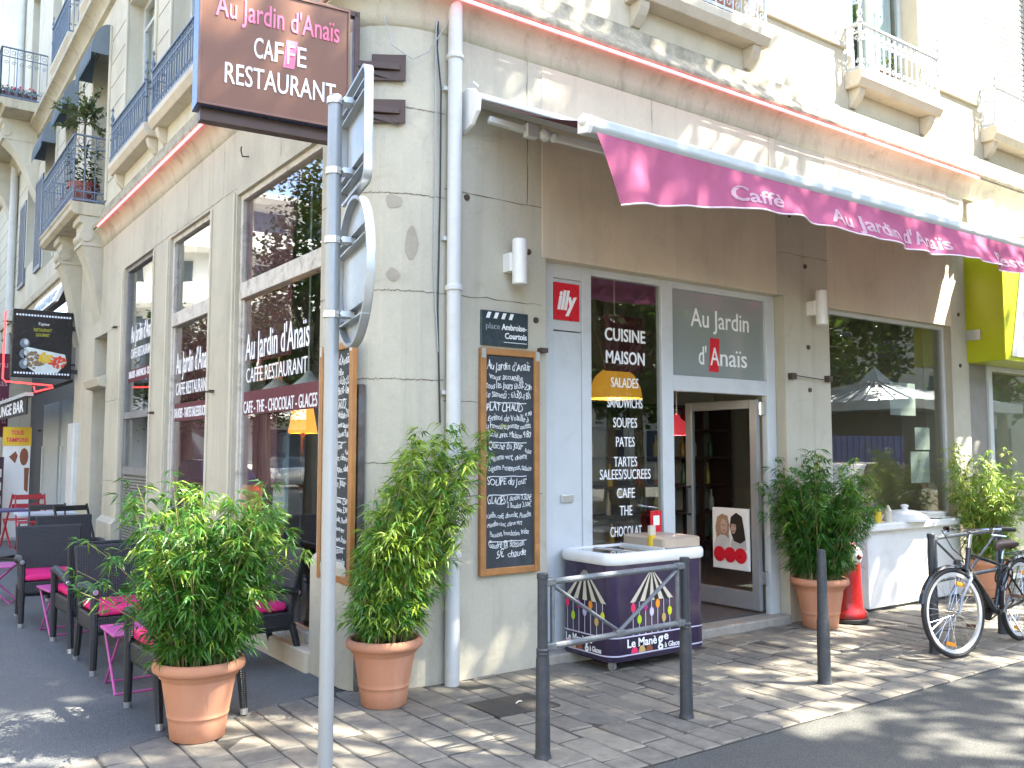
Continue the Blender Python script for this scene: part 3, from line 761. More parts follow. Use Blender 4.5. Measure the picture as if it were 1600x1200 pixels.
for z in (1.03, 1.21, 1.40, 1.59):
    for y_ in (7.40, 7.485, 7.57): m.box(2.892, 2.899, y_, y_ + .07, z, z + .14)
m.build("leaflets", simple("white_leaflet", (.7, .74, .76), .5, var=.2, vs=30, bump=0), fl)
m = MB(); m.box(2.905, 2.93, 7.40, 7.43, .08, 1.0); m.box(2.905, 2.93, 7.61, 7.64, .08, 1.0); m.build("rack_legs", BLACK, fl)
nt = simple("paper_sheet", (.62, .64, .60), .7, var=.05, bump=0)
for x0, x1, z0, z1, lb in ((9.05, 9.55, 2.0, 2.36, "large white paper sheet taped inside the window above the counter, highest of three"), (9.42, 9.8, 1.25, 1.60, "pale paper notice taped lowest inside the window above the counter"), (9.52, 9.82, 1.62, 1.87, "grey paper notice just above the lowest one in the window over the counter")):
    m = MB(); m.box(x0, x1, 5.548, 5.551, z0, z1); o = m.build("paper_notice", nt, None); tag(o, lb, "notice")

# right shop window
m = MB(); frame_xz(m, 7.80, 10.12, .88, 3.05, 5.50, 5.56, .045); w2 = m.build("shop_window", WHITE_ALU, bld, bevel=.005)
m = MB(); m.box(7.845, 10.075, 5.53, 5.536, .93, 3.0); m.build("pane", GLASS, w2)
m = MB(); m.box(7.80, 10.12, 5.46, 5.7, 0, .86); m.build("window_stallriser", WHITE_PAINT, w2)
ct = thing("serving_counter", "white serving counter under the wide shop window by the bicycle", "counter", (9.0, 5.4, 0))
m = MB(); m.box(8.17, 9.95, 5.30, 5.455, .03, .80); m.build("counter_front", WHITE_PLASTIC, ct, bevel=.008)
m = MB(); m.box(8.12, 9.98, 5.23, 5.495, .80, .875); m.build("counter_top", WHITE_PLASTIC, ct, bevel=.014)
m = MB(); m.box(8.2, 9.92, 5.32, 5.44, 0, .03); m.build("counter_plinth", DARK_GREY, ct)
t = thing("crepe_cover", "white domed food cover with knob on the white serving counter", "food cover", (8.95, 5.36, .875))
m = MB(); m.lathe([(.24, .0), (.24, .02), (.21, .06), (.13, .1), (.03, .115), (.03, .13), (.045, .15), (.03, .165), (.001, .17)], (8.95, 5.36, .875), 28, cap=False); m.build("cover_dome", WHITE_PLASTIC, t, smooth=True)
m = MB(); m.lathe([(.10, 0), (.16, .02), (.16, .03), (.10, .012)], (9.45, 5.37, .875), 24); m.lathe([(.10, .02), (.16, .04), (.16, .05), (.10, .032)], (9.45, 5.37, .875), 24); m.lathe([(.10, .04), (.16, .06), (.16, .07), (.10, .052)], (9.45, 5.37, .875), 24)
t = thing("plate_stack", "short stack of white plates beside the domed cover on the counter", "plates", (9.45, 5.37, .875)); m.build("plate", WHITE_PLASTIC, t, smooth=True)
for x_, lb, c_ in ((8.47, "small yellow squeeze bottle on the white counter, next to the red bin", YELLOW), (8.66, "cream mustard jar between the yellow bottle and the domed cover", CREAM_P)):
    t = thing("sauce_jar", lb, "jar", (x_, 5.37, .875))
    m = MB(); m.lathe([(.035, 0), (.04, .02), (.04, .11), (.02, .135)], (x_, 5.37, .875), 16); m.build("jar_body", c_, t, smooth=True)
    m = MB(); m.lathe([(.022, .13), (.02, .15), (.006, .17)], (x_, 5.37, .875), 12); m.build("jar_cap", c_, t, smooth=True)

# ------------------------------------------------------------------ left facade shop windows
NY = (0, -1, 0)
def btext(mb, s_, yc, z_, w_, size, weight=.0): put_text(mb, s_, (2.768, yc, z_), NY, Z, width=w_, size=size, align='C', weight=weight, depth=.002)
def bwin(y0, y1, z0, z1, zt, tb, woodmat, pane_x=2.775):
    mm = MB(); frame_yz(mm, y0, y1, z0, z1, 2.735, 2.82, .055, .08)
    mm.box(2.725, 2.815, y0 + .055, y1 - .055, zt, zt + tb)
    mm.box(2.755, 2.81, y0 + .055, y0 + .08, z0 + .08, zt); mm.box(2.755, 2.81, y1 - .08, y1 - .055, z0 + .08, zt)
    w_ = mm.build("shop_window", woodmat, bld, bevel=.007)
    mm = MB(); mm.box(pane_x, pane_x + .006, y0 + .055, y1 - .055, z0 + .08, zt); mm.build("pane", GLASS_B, w_)
    mm = MB(); mm.box(pane_x, pane_x + .006, y0 + .055, y1 - .055, zt + tb, z1 - .055); mm.build("upper_pane", GLASS_B, w_)
    return w_
w3 = bwin(6.24, 8.19, .16, 3.99, 3.0, .15, OLD_WOOD)
m = MB(); btext(m, "Au Jardin d'Anaïs", 7.33, 2.43, 1.47, .34, .004); btext(m, "CAFFE RESTAURANT", 7.33, 2.22, 1.40, .19, -.004); btext(m, "CAFE - THE - CHOCOLAT - GLACES", 7.255, 1.945, 1.66, .155, .004)
m.build("glass_lettering", WHITE_TXT, w3)
m = MB(); m.box(2.772, 2.774, 6.33, 8.10, 1.93, 2.14); m.build("burgundy_film_band", BURG_FILM, w3)
w2b = bwin(9.01, 10.50, .16, 4.03, 3.0, .15, OLD_WOOD)
m = MB(); btext(m, "Au Jardin d'Anaïs", 9.75, 2.46, 1.22, .34, .006); btext(m, "CAFFE RESTAURANT", 9.75, 2.22, 1.18, .20); btext(m, "SALADES - TARTES SALEES/SUCREES", 9.75, 1.97, 1.26, .15, .01)
m.build("glass_lettering", WHITE_TXT, w2b)
m = MB(); m.box(2.772, 2.774, 9.1, 10.4, 1.93, 2.13); m.build("burgundy_film_band", BURG_FILM, w2b)
w1b = bwin(11.25, 12.77, .16, 4.06, 2.02, .09, GREY_FRAME)
m = MB()
for i in range(26): m.box(2.745, 2.775, 11.36, 12.66, .3 + i * .038, .322 + i * .038)
m.box(2.775, 2.79, 11.33, 12.69, .25, 1.34); m.box(2.74, 2.80, 11.33, 12.69, 1.3, 1.4)
m.build("louvre_panel", GREY_FRAME, w1b)
m = MB(); btext(m, "Au Jardin d'Anaïs", 12.0, 3.03, 1.15, .32, .006); btext(m, "CAFFE RESTAURANT", 12.0, 2.82, 1.1, .18); btext(m, "SALADES - SANDWICHS - SOUPES", 12.0, 2.56, 1.26, .13, .01)
m.build("glass_lettering", WHITE_TXT, w1b)
m = MB(); m.box(2.772, 2.774, 11.34, 12.68, 2.51, 2.67); m.build("burgundy_film_band", BURG_FILM, w1b)
for a, b in ((6.24, 8.19), (9.01, 10.5), (11.25, 12.77)): m = MB(); m.box(2.62, 2.84, a - .02, b + .02, -.02, .155); m.build("window_threshold", SILL, bld, bevel=.012)
# the window posts carry narrow fillets
for a in (8.23, 8.93, 10.54, 11.17, 12.81): m = MB(); m.box(XB - .018, XB, a, a + .035, .56, 4.02); m.build("pier_fillet", STONE_B, bld, bevel=.004)

# ------------------------------------------------------------------ upper windows, sills and guards
CURT = simple("white_curtain", (.72, .74, .74), .8, var=.1, bump=0)
def upwin(P, a, b, z0, z1, inward, curtain):
    I = Vector(inward)
    def q(u, z, d): return Vector(P(u, z)) + I * d
    def bx(mm, ua, ub, za, zb, d0, d1):
        p = q(ua, za, d0); p2 = q(ub, zb, d1); mm.box(p.x, p2.x, p.y, p2.y, za, zb)
    mm = MB(); f = .07
    bx(mm, a, a + f, z0, z1, .19, .25); bx(mm, b - f, b, z0, z1, .19, .25); bx(mm, a + f, b - f, z0, z0 + f, .19, .25); bx(mm, a + f, b - f, z1 - f, z1, .19, .25)
    c = (a + b) / 2; bx(mm, c - .05, c + .05, z0 + f, z1 - f, .18, .26); bx(mm, a + f, b - f, z0 + 1.85, z0 + 1.9, .195, .245)
    w_ = mm.build("window", WHITE_PAINT, bld, bevel=.006)
    mm = MB(); bx(mm, a + f, b - f, z0 + f, z1 - f, .215, .221); mm.build("pane", GLASS_UP, w_)
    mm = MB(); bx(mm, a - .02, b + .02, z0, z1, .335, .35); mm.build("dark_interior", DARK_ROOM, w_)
    if curtain:
        mm = MB(); n = 18
        for s0, s1 in ((a + f, a + f + (b - a) * .32), (b - f - (b - a) * .28, b - f)):
            vs = []; fs = []
            for i in range(n + 1):
                u = s0 + (s1 - s0) * i / n; d = .29 + .012 * math.sin(i * 1.9)
                vs += [q(u, z0 + .05, d), q(u, z1 - .05, d)]
            fs = [(2 * i, 2 * i + 2, 2 * i + 3, 2 * i + 1) for i in range(n)]; mm.add(vs, fs)
        mm.build("curtain", CURT, w_, smooth=True)
    return w_
def roll_blind(P, a, b, z0, z1, inward, mat_):
    I = Vector(inward); mm = MB(); z = z0
    while z < z1:
        p = Vector(P(a, z)) + I * .10; p2 = Vector(P(b, z)) + I * .16; mm.box(p.x, p2.x, p.y, p2.y, z, z + .055); z += .075
    mm.build("roller_blind", mat_, bld, bevel=.004)
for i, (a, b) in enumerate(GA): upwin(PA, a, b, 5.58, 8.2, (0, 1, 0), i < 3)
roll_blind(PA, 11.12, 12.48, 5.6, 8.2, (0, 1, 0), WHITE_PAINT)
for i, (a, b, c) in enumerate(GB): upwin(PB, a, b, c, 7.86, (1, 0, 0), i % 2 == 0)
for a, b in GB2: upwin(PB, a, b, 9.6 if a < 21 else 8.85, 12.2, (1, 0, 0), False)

def scroll(mb, O, U, V, s, flip=1, r=.006):
    pts = []
    for i in range(13):
        t_ = i / 12; ang = t_ * 2.3 * math.pi; rad = .42 * (1 - .75 * t_)
        pts.append(Vector(O) + Vector(U) * (flip * s * (.42 - rad * math.cos(ang))) + Vector(V) * (s * rad * math.sin(ang)))
    mb.tube(pts, r, 5)
def guard(name, O, U, N, L, D, h, mat_, parent, fancy=True, spacing=.105, finial=True, ends=(True, True), z0=0):
    """wrought iron guard: O = wall corner at its foot, U along the wall, N outwards"""
    O = Vector(O); U = Vector(U); N = Vector(N); Zv = Vector((0, 0, 1)); mm = MB()
    runs = [(O + N * D, U, L)]
    if ends[0]: runs.append((O, N, D))
    if ends[1]: runs.append((O + U * L, N, D))
    for P0, d_, l_ in runs:
        mm.bar(P0 + Zv * (h), P0 + d_ * l_ + Zv * h, .035, .022)
        mm.bar(P0 + Zv * (h * .82), P0 + d_ * l_ + Zv * (h * .82), .012, .02)
        mm.bar(P0 + Zv * .03, P0 + d_ * l_ + Zv * .03, .02, .03)
        if h > .8: mm.bar(P0 + Zv * (h * .16), P0 + d_ * l_ + Zv * (h * .16), .012, .02)
        n_ = max(2, round(l_ / spacing))
        for i in range(n_ + 1):
            p = P0 + d_ * (l_ * i / n_)
            mm.bar(p, p + Zv * h, .016 if i % 2 == 0 else .011)
            if i < n_:
                c = P0 + d_ * (l_ * (i + .5) / n_); sp = l_ / n_
                if fancy:
                    scroll(mm, c - d_ * sp * .38 + Zv * (h * .70), d_, Zv, sp * .75, 1, .0055)
                    scroll(mm, c + d_ * sp * .38 + Zv * (h * .20), d_, Zv, sp * .75, -1, .0055)
                    mm.ring(c + Zv * (h * .91), d_, Zv, min(sp * .3, h * .065), .005, 8, 4)
                    if h > .8: mm.ring(c + Zv * (h * .095), d_, Zv, min(sp * .34, h * .05), .006, 8, 4)
    if finial:
        for p in (O + N * D, O + U * L + N * D):
            mm.lathe([(.03, 0), (.03, .03), (.018, .06), (.016, h * .6), (.03, h * .62), (.016, h * .68), (.016, h), (.034, h + .01), (.014, h + .06), (.03, h + .11), (.012, h + .15), (.006, h + .2), (.02, h + .23), (.003, h + .27)], p, 8)
    return mm.build(name, mat_, parent)
def sill_block(O, U, N, L, D, top, th, mat_=None):
    O = Vector(O); U = Vector(U); N = Vector(N)
    mm = MB(); mm.prism([(0, top), (D, top), (D + .015, top - .02), (D + .015, top - th * .55), (D - .03, top - th), (0, top - th)], O, N, (0, 0, 1), U * L)
    s_ = mm.build("window_sill", mat_ or SILL, bld, bevel=.008)
    for u in (.06, L - .18):
        mm = MB(); mm.prism([(0, top - th), (D - .05, top - th), (D - .06, top - th - .05), (D * .5, top - th - .11), (.02, top - th - .19), (0, top - th - .19)], O + U * u, N, (0, 0, 1), U * .11)
        mm.build("sill_bracket", mat_ or SILL, s_, bevel=.008)
    return s_
for x0, x1 in ((5.05, 6.74), (8.18, 9.78), (10.98, 12.7)):
    s_ = sill_block((x0, YA, 0), (1, 0, 0), (0, -1, 0), x1 - x0, .19, 5.57, .17)
    guard("window_guard", (x0 + .05, YA, 5.575), (1, 0, 0), (0, -1, 0), x1 - x0 - .1, .165, .50, IRON_SUNLIT, s_, spacing=.11)
for y0, y1 in ((9.0, 10.95), (11.15, 13.15), (6.9, 8.7)):
    s_ = sill_block((XB, y0, 0), (0, 1, 0), (-1, 0, 0), y1 - y0, .17, 5.57, .16)
    guard("window_guard", (XB, y0 + .05, 5.575), (0, 1, 0), (-1, 0, 0), y1 - y0 - .1, .15, .52, IRON_BLUE, s_, spacing=.10)
# first floor balcony
m = MB(); m.prism([(0, 5.07), (.40, 5.07), (.46, 5.12), (.46, 5.20), (.48, 5.22), (.48, 5.26), (0, 5.26)], (XB, 14.2, 0), (-1, 0, 0), Z, (0, 2.95, 0)); bal = m.build("balcony", CORNICE, bld, bevel=.008)
guard("balcony_railing", (XB, 14.24, 5.27), (0, 1, 0), (-1, 0, 0), 2.87, .43, 1.0, IRON_BLUE, bal, spacing=.145, finial=False)
# second floor balcony far along the facade
m = MB(); m.prism([(0, 8.62), (.75, 8.62), (.8, 8.68), (.9, 8.70), (.9, 8.82), (0, 8.82)], (XB, 20.5, 0), (-1, 0, 0), Z, (0, 6.5, 0)); bal2 = m.build("balcony", CORNICE, bld, bevel=.008)
guard("balcony_railing", (XB, 20.55, 8.83), (0, 1, 0), (-1, 0, 0), 6.3, .84, 1.05, IRON_BLUE, bal2, spacing=.15, finial=False)
for y0, y1 in ((17.0, 18.9), (14.0, 15.9)):
    s_ = sill_block((XB, y0, 0), (0, 1, 0), (-1, 0, 0), y1 - y0, .17, 9.0, .16)
    guard("window_guard", (XB, y0 + .05, 9.0), (0, 1, 0), (-1, 0, 0), y1 - y0 - .1, .15, .75, IRON_BLUE, s_, spacing=.11)
# curved consoles carrying the balconies
def console(y0, w, top, D, H, mat_):
    pts = [(0, top), (D, top), (D, top - .10), (D - .05, top - .12), (D - .05, top - .42)]
    for i in range(11):
        t_ = i / 10; pts.append(((D - .05) * (1 - t_) ** 1.0 * (1 - .28 * math.sin(t_ * math.pi)) + .015 * (1 - t_), top - .42 - (H - .42) * t_))
    pts.append((0, top - H))
    mm = MB(); mm.prism(pts, (XB, y0, 0), (-1, 0, 0), Z, (0, w, 0))
    c_ = mm.build("balcony_console", mat_, bld, bevel=.012)
    mm = MB(); mm.prism([(0, top - .4), (D - .03, top - .4), (D - .03, top - .45), (0, top - .45)], (XB, y0 - .015, 0), (-1, 0, 0), Z, (0, w + .03, 0)); mm.cyl((XB - D + .1, y0 - .02, top - .30), (XB - D + .1, y0 + w + .02, top - .30), .09, n=16)
    mm.build("console_scroll", mat_, c_, smooth=True)
console(14.22, .5, 5.07, .34, 1.55, STONE); console(15.85, .5, 5.07, .36, 1.75, STONE)
console(21.2, .5, 8.62, .75, 1.6, STONE_B); console(24.6, .5, 8.62, .75, 1.6, STONE_B)
# fabric hoods over the far windows
m = MB(); HOOD = fabric("slate_blue_hood", (.18, .22, .25), .1)
for y0, y1 in ((14.12, 15.38), (16.55, 17.8), (18.85, 20.15)):
    n = 9; prof = [(0.02 + .26 * math.sin(i / n * math.pi / 2), 7.52 + .48 * math.cos(i / n * math.pi / 2)) for i in range(n + 1)] + [(.28, 7.46)]
    mm = MB(); vs = []; fs = []
    for o_, z_ in prof: vs += [(XB - o_, y0, z_), (XB - o_, y1, z_)]
    fs = [(2 * i, 2 * i + 1, 2 * i + 3, 2 * i + 2) for i in range(len(prof) - 1)]; mm.add(vs, fs)
    for y_ in (y0, y1): mm.add([(XB, y_, 7.52)] + [(XB - o_, y_, z_) for o_, z_ in prof[:-1]], [tuple(range(n + 2))])
    for k in range(10):
        ya = y0 + (y1 - y0) * k / 10; yb = y0 + (y1 - y0) * (k + 1) / 10
        mm.add([(XB - .281, ya, 7.47), (XB - .281, yb, 7.47), (XB - .281, (ya + yb) / 2 + .03, 7.41), (XB - .281, (ya + yb) / 2 - .03, 7.41)], [(0, 1, 2, 3)])
    mm.build("window_hood", HOOD, bld)
m = MB()
for y0 in (20.25, 22.7):
    mm = MB(); frame_yz(mm, y0, y0 + .95, 5.35, 7.3, XB - .05, XB - .012, .07)
    for i in range(40): mm.box(XB - .045, XB - .015, y0 + .07, y0 + .88, 5.43 + i * .045, 5.45 + i * .045)
    mm.build("shutter", IRON_BLUE, bld)
m = MB(); m.cyl((2.60, 24.5, 3.2), (2.60, 24.5, 13), .09, n=16); m.build("drain_pipe", WHITE_PAINT, bld, smooth=True)
# ------------------------------------------------------------------ neon tubes under the ledge
for nm, lb, pts in (("neon_tube", "long pink neon tube under the ledge above the plum awning", [(3.02, YA - .155, 4.845), (10.6, YA - .155, 4.845)]),
                    ("neon_tube", "pink neon tube under the ledge above the terrace windows", [(XB - .155, 5.95, 4.845), (XB - .155, 13.85, 4.845)])):
    t = thing(nm, lb, "neon tube", pts[0], group="neon tubes along the cornice")
    m = MB(); m.tube(pts, .013, 8); m.build("glass_tube", NEON, t, smooth=True)
    m = MB(); n = 9; a = Vector(pts[0]); b = Vector(pts[1]); off = Vector((0, .05, .02)) if a.y == b.y else Vector((.05, 0, .02))
    for i in range(n + 1):
        p = a + (b - a) * (i / n); m.tube([p, p + off], .006, 5)
    m.build("tube_clips", WHITE_PLASTIC, t)

# ------------------------------------------------------------------ plum awning
aw = thing("awning", "plum pink fabric awning with white front bar stretched over the cafe entrance", "awning", (3.5, 5.3, 4.1))
AX0, AX1 = 3.50, 10.30; BY, BZ = 4.10, 3.60
m = MB(); prof = [(-.0, .10), (-.06, .115), (-.14, .09), (-.20, .02), (-.19, -.06), (-.12, -.13), (-.02, -.16), (0, -.16)]
m.prism([(0, .04), (0, .115), (-.06, .12), (-.15, .09), (-.19, .04), (-.185, .025), (-.14, .06)], (AX0 - .05, 5.415, 4.10), (0, 1, 0), Z, (AX1 - AX0 + .1, 0, 0)); m.build("awning_cassette", WHITE_ALU, aw, bevel=.006)
m = MB(); m.prism([(p[0] * 1.12 - .0, p[1] * 1.18) for p in prof], (AX0 - .085, 5.415, 4.10), (0, 1, 0), Z, (.035, 0, 0)); m.prism([(p[0] * 1.12, p[1] * 1.18) for p in prof], (AX1 + .05, 5.415, 4.10), (0, 1, 0), Z, (.035, 0, 0)); m.build("cassette_end_cap", WHITE_PLASTIC, aw, bevel=.008)
m = MB(); m.tube([(AX0 - .06, 5.34, 4.24), (AX0 - .05, 5.30, 4.27), (AX0 - .02, 5.28, 4.24)], .008, 6); m.build("crank_eye", ALU, aw, smooth=True)
m = MB(); n = 24; vs = []; fs = []
for j in range(7):
    for i in range(n + 1):
        x_ = AX0 + .03 + (AX1 - AX0 - .06) * i / n; s_ = j / 6
        vs.append((x_, 5.24 + (BY - 5.24) * s_, 4.12 + (BZ + .03 - 4.12) * s_ - .035 * math.sin(s_ * math.pi)))
for j in range(6):
    for i in range(n): fs.append((j * (n + 1) + i, j * (n + 1) + i + 1, (j + 1) * (n + 1) + i + 1, (j + 1) * (n + 1) + i))
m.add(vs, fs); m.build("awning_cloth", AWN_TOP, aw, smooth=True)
m = MB(); m.prism([(-.05, -.05), (.03, -.055), (.055, -.02), (.05, .04), (.0, .06), (-.05, .03)], (AX0, BY, BZ), (0, -1, 0), Z, (AX1 - AX0, 0, 0)); m.build("front_bar", simple("pale_grey_bar", (.40, .44, .44), .45, .1, var=.08), aw, bevel=.012)
m = MB(); m.prism([(-.055, -.045), (.035, -.06), (.06, -.02), (.055, .045), (.0, .07), (-.055, .035)], (AX0 - .03, BY, BZ), (0, -1, 0), Z, (.03, 0, 0)); m.ball((AX0 - .04, BY, BZ + .02), .03, 10, 6); m.build("bar_end_cap", WHITE_PLASTIC, aw, smooth=True)
def vpos(u, s_):  # the wind-blown valance: u along it, s_ from bar to hem
    x_ = AX0 + .04 + (AX1 - AX0 - .08) * u; L = .30 + .15 * max(0, 1 - u / .16) ** 1.5 + .02 * math.sin(u * 17) + .05 * max(0, u - .55)
    out = (.05 + .035 * math.sin(u * 31 + 1) + .02 * math.sin(u * 77)) * s_ + .10 * min(1, u * 3) * s_ ** 1.5 + (.008 + .022 * u) * math.sin(u * 105 + s_ * 5) * s_ + .010 * math.sin(u * 190 + s_ * 9) * s_ * u
    return Vector((x_ + .13 * s_ * max(0, 1 - u * 4), BY - .045 - out, BZ - .05 - L * s_))
m = MB(); nu = 420; nv = 10; vs = [vpos(i / nu, j / nv) for j in range(nv + 1) for i in range(nu + 1)]
fs = [(j * (nu + 1) + i, j * (nu + 1) + i + 1, (j + 1) * (nu + 1) + i + 1, (j + 1) * (nu + 1) + i) for j in range(nv) for i in range(nu)]
m.add(vs, fs); val = m.build("valance", AWN, aw, smooth=True)
m = MB(); m.tube([vpos(i / nu, 1) for i in range(nu + 1)], .006, 5); m.build("valance_hem", simple("pale_hem", (.7, .6, .64), .8, bump=0), val, smooth=True)
def on_valance(mb, s_, u0, width, size, base, weight=.0, shear=0):
    vs_, fs_, x0, x1, y1 = text_geo(s_, weight, .02, shear); out = []
    for p in vs_:
        a = u0 + (p.x - x0) / (x1 - x0) * width; b = base - p.y * size
        q = vpos(min(1, max(0, a)), min(1, max(0, b))); out.append(q + Vector((0, -.006, -.002)))
    mb.add(out, fs_)
m = MB(); on_valance(m, "Caffè", .165, .085, .55, .80, .02, .35); on_valance(m, "Au Jardin d'Anaïs", .33, .25, .62, .82, .02, .3); on_valance(m, "Restaurant", .70, .16, .55, .8, .02, .3)
m.build("valance_lettering", simple("faded_pale_lettering", (.72, .5, .57), .8, bump=0), val)
def arm(x0, sgn):
    mm = MB(); a = Vector((x0, 5.24, 3.985)); e = Vector((x0 + sgn * 1.25, 4.72, 3.76)); b = Vector((x0 + sgn * .55, BY + .06, BZ - .01))
    mm.bar(a - Vector((.12 * sgn, 0, -.01)), a + (e - a) * .12, .05, .045); mm.obox(a + (e - a) * .16, (.05, 0, 0), (0, .03, 0), (0, 0, .05)); mm.ball(a + (e - a) * .24, .048, 10, 7); mm.ball(a + (e - a) * .29, .04, 10, 7)
    mm.bar(a + (e - a) * .28, e, .042, .06); mm.ball(e, .045, 10, 7); mm.bar(e, b, .036, .05); mm.ball(b, .035, 10, 7)
    mm.build("folding_arm", WHITE_ALU, aw, bevel=.006)
arm(3.66, 1); arm(10.1, -1)

# ------------------------------------------------------------------ neighbouring shop on the right
gs = thing("green_shop_fascia", "lime green boxed fascia with a white front panel on the neighbouring shop", "shop fascia", (10.5, 5.3, 2.7))
m = MB(); m.box(10.47, 16.0, 4.98, 5.72, 2.64, 3.95); m.build("fascia_box", LIME, gs, bevel=.008)
m = MB(); m.prism([(.10, .05), (5.4, .05), (5.4, 1.2), (.42, 1.2)], (10.5, 4.98, 2.64), X, Z, (0, -.02, 0)); m.build("white_panel", WHITE_PLASTIC, gs, bevel=.004)
m = MB(); m.box(10.455, 10.47, 5.25, 5.42, 2.90, 3.02); m.build("small_plate", ALU, gs)
ns = thing("green_shop_window", "tall glazed shopfront of the neighbouring shop behind the yellow-green bamboo", "shopfront", (10.6, 5.6, 0))
m = MB(); frame_xz(m, 11.02, 13.4, .05, 2.64, 5.44, 5.5, .06); m.box(10.93, 11.02, 5.41, 5.52, 0, 2.64); m.build("shopfront_frame", WHITE_ALU, ns, bevel=.004)
m = MB(); m.box(11.08, 13.34, 5.46, 5.466, .11, 2.58); m.build("pane", GLASS, ns)
m = MB(); m.box(10.5, 10.93, 5.44, 5.6, 0, 2.66); m.build("stone_post", simple("grey_stone_post", (.25, .235, .205), .8, var=.12, bump=.15), ns)
m = MB(); m.quad((10.6, 8, 0), (18, 8, 0), (18, 8, 3), (10.6, 8, 3)); m.build("back_wall", DARK_ROOM, ns)
m = MB(); m.box(11.2, 13.2, 6.4, 6.9, 1.62, 1.66); m.box(11.5, 13.2, 6.2, 6.9, 1.9, 1.93); m.build("lit_shelf", WHITE_PLASTIC, ns)
na = thing("white_awning", "retracted white awning with a heavy folding arm above the lime green fascia", "awning", (10.65, 5.3, 4.4))
m = MB(); m.box(10.56, 10.64, 5.12, 5.42, 4.18, 4.56); m.build("bracket_plate", WHITE_PLASTIC, na, bevel=.02)
m = MB(); m.prism([(0, .0), (.35, -.02), (1.2, .1), (4, .15), (4, .5), (.0, .28)], (10.70, 5.24, 4.24), X, Z, (0, .14, 0)); m.build("arm_casing", WHITE_PLASTIC, na, bevel=.02)
m = MB(); m.cyl((10.64, 5.2, 4.46), (14.5, 5.2, 4.70), .022, n=8); m.tube([(10.62, 5.2, 4.2), (10.66, 5.16, 4.08), (10.85, 5.16, 4.1), (10.95, 5.18, 4.22), (10.95, 5.2, 4.4)], .012, 6); m.build("roller_tube", WHITE_PLASTIC, na, smooth=True)
m = MB(); m.box(10.7, 16, 5.0, 5.4, 4.02, 4.08); m.build("fabric_roll", WHITE_PLASTIC, na)

# ------------------------------------------------------------------ neighbouring shop on the left facade
m = MB(); m.box(2.55, 2.95, 16.15, 26.0, 4.62, 4.76); m.box(2.6, 2.9, 16.15, 26.0, 4.40, 4.62); m.build("shop_lintel", CORNICE, bld, bevel=.01)
m = MB(); m.quad((XB, 26, 0), (XB, 40, 0), (XB, 40, 4.7), (XB, 26, 4.7)); m.quad((2.7, 16.15, 0), (3.4, 16.15, 0), (3.4, 16.15, 4.7), (2.7, 16.15, 4.7)); m.quad((2.7, 26, 0), (3.4, 26, 0), (3.4, 26, 4.7), (2.7, 26, 4.7)); m.build("ground_floor_wall", STONE, bld)
m = MB(); m.quad((3.35, 16.15, 0), (3.35, 26, 0), (3.35, 26, 4.6), (3.35, 16.15, 4.6)); m.build("shop_recess", simple("dark_shopfront", (.05, .055, .065), .5), bld)
m = MB(); m.box(2.72, 2.98, 13.72, 14.62, 0, .02); m.quad((2.98, 13.72, 0), (2.98, 14.62, 0), (2.98, 14.62, 3.3), (2.98, 13.72, 3.3)); m.build("side_door_panel", simple("grey_stone_panel", (.24, .23, .21), .8, var=.2, vs=30, bump=.2), bld)
m = MB(); m.prism([(0, 0), (.12, .03), (.16, .14), (0, .2)], (XB + .02, 13.68, 2.5), (-1, 0, 0), Z, (0, .98, 0)); m.build("door_hood", STONE, bld, bevel=.01)
m = MB(); m.box(2.62, 2.74, 15.62, 16.15, 0, 2.05); m.build("white_corner_post", WHITE_PAINT, bld, bevel=.02)
DOORW = simple("pale_corrugated_metal", (.55, .58, .58), .45, .2, var=.06)
for y0, y1 in ((16.7, 18.55), (18.85, 20.7)):
    mm = MB(); n = int((y1 - y0) / .06)
    for i in range(n):
        y_ = y0 + (y1 - y0) * i / n; mm.box(2.90 + (.018 if i % 2 else 0), 3.0, y_, y_ + .06, .02, 2.55)
    mm.box(2.86, 2.9, y1 - .3, y1 - .2, .5, 1.7); mm.build("corrugated_door", DOORW, bld)
la = thing("black_awning", "small black awning with white valance letters on the neighbouring bar", "awning", (2.6, 16.3, 2.7))
m = MB(); m.add([(2.7, 16.3, 2.80), (2.06, 16.3, 2.52), (2.06, 21.5, 2.52), (2.7, 21.5, 2.80), (2.7, 16.3, 2.74), (2.06, 16.3, 2.46), (2.06, 21.5, 2.46), (2.7, 21.5, 2.74)], [(0, 1, 2, 3), (7, 6, 5, 4), (0, 4, 5, 1), (1, 5, 6, 2), (2, 6, 7, 3)]); m.build("awning_cloth", BLACK, la)
m = MB(); m.box(2.03, 2.055, 16.3, 21.5, 2.2, 2.50); m.build("valance", BLACK, la)
m = MB(); m.box(2.0, 2.12, 16.25, 21.5, 2.49, 2.55); m.build("front_bar", WHITE_ALU, la)
m = MB(); put_text(m, "LOUNGE BAR", (2.026, 20.9, 2.25), (0, -1, 0), Z, width=4.3, size=.28, weight=.02); m.build("valance_lettering", WHITE_TXT, la)
mb_ = thing("menu_sign", "black lightbox menu sign picturing a plate of food, hung above the bar terrace", "sign", (2.15, 15.9, 3.3))
m = MB(); m.box(1.74, 2.60, 15.88, 16.02, 2.76, 3.84); m.build("sign_box", BLACK_GLOSS, mb_, bevel=.012)
m = MB(); m.box(2.6, 2.72, 15.92, 15.98, 3.55, 3.62); m.box(2.6, 2.72, 15.92, 15.98, 2.85, 2.92); m.build("sign_bracket", BLACK, mb_)
ys = 15.88
m = MB()
for i in range(19):
    for z_ in (3.75, 2.83): m.prism(ell(0, 0, .016, .018, 8), (1.80 + i * .042, ys, z_), X, Z, (0, -.003, 0))
m.build("light_dots", simple("white_dots", (.7, .75, .85), .5, bump=0), mb_)
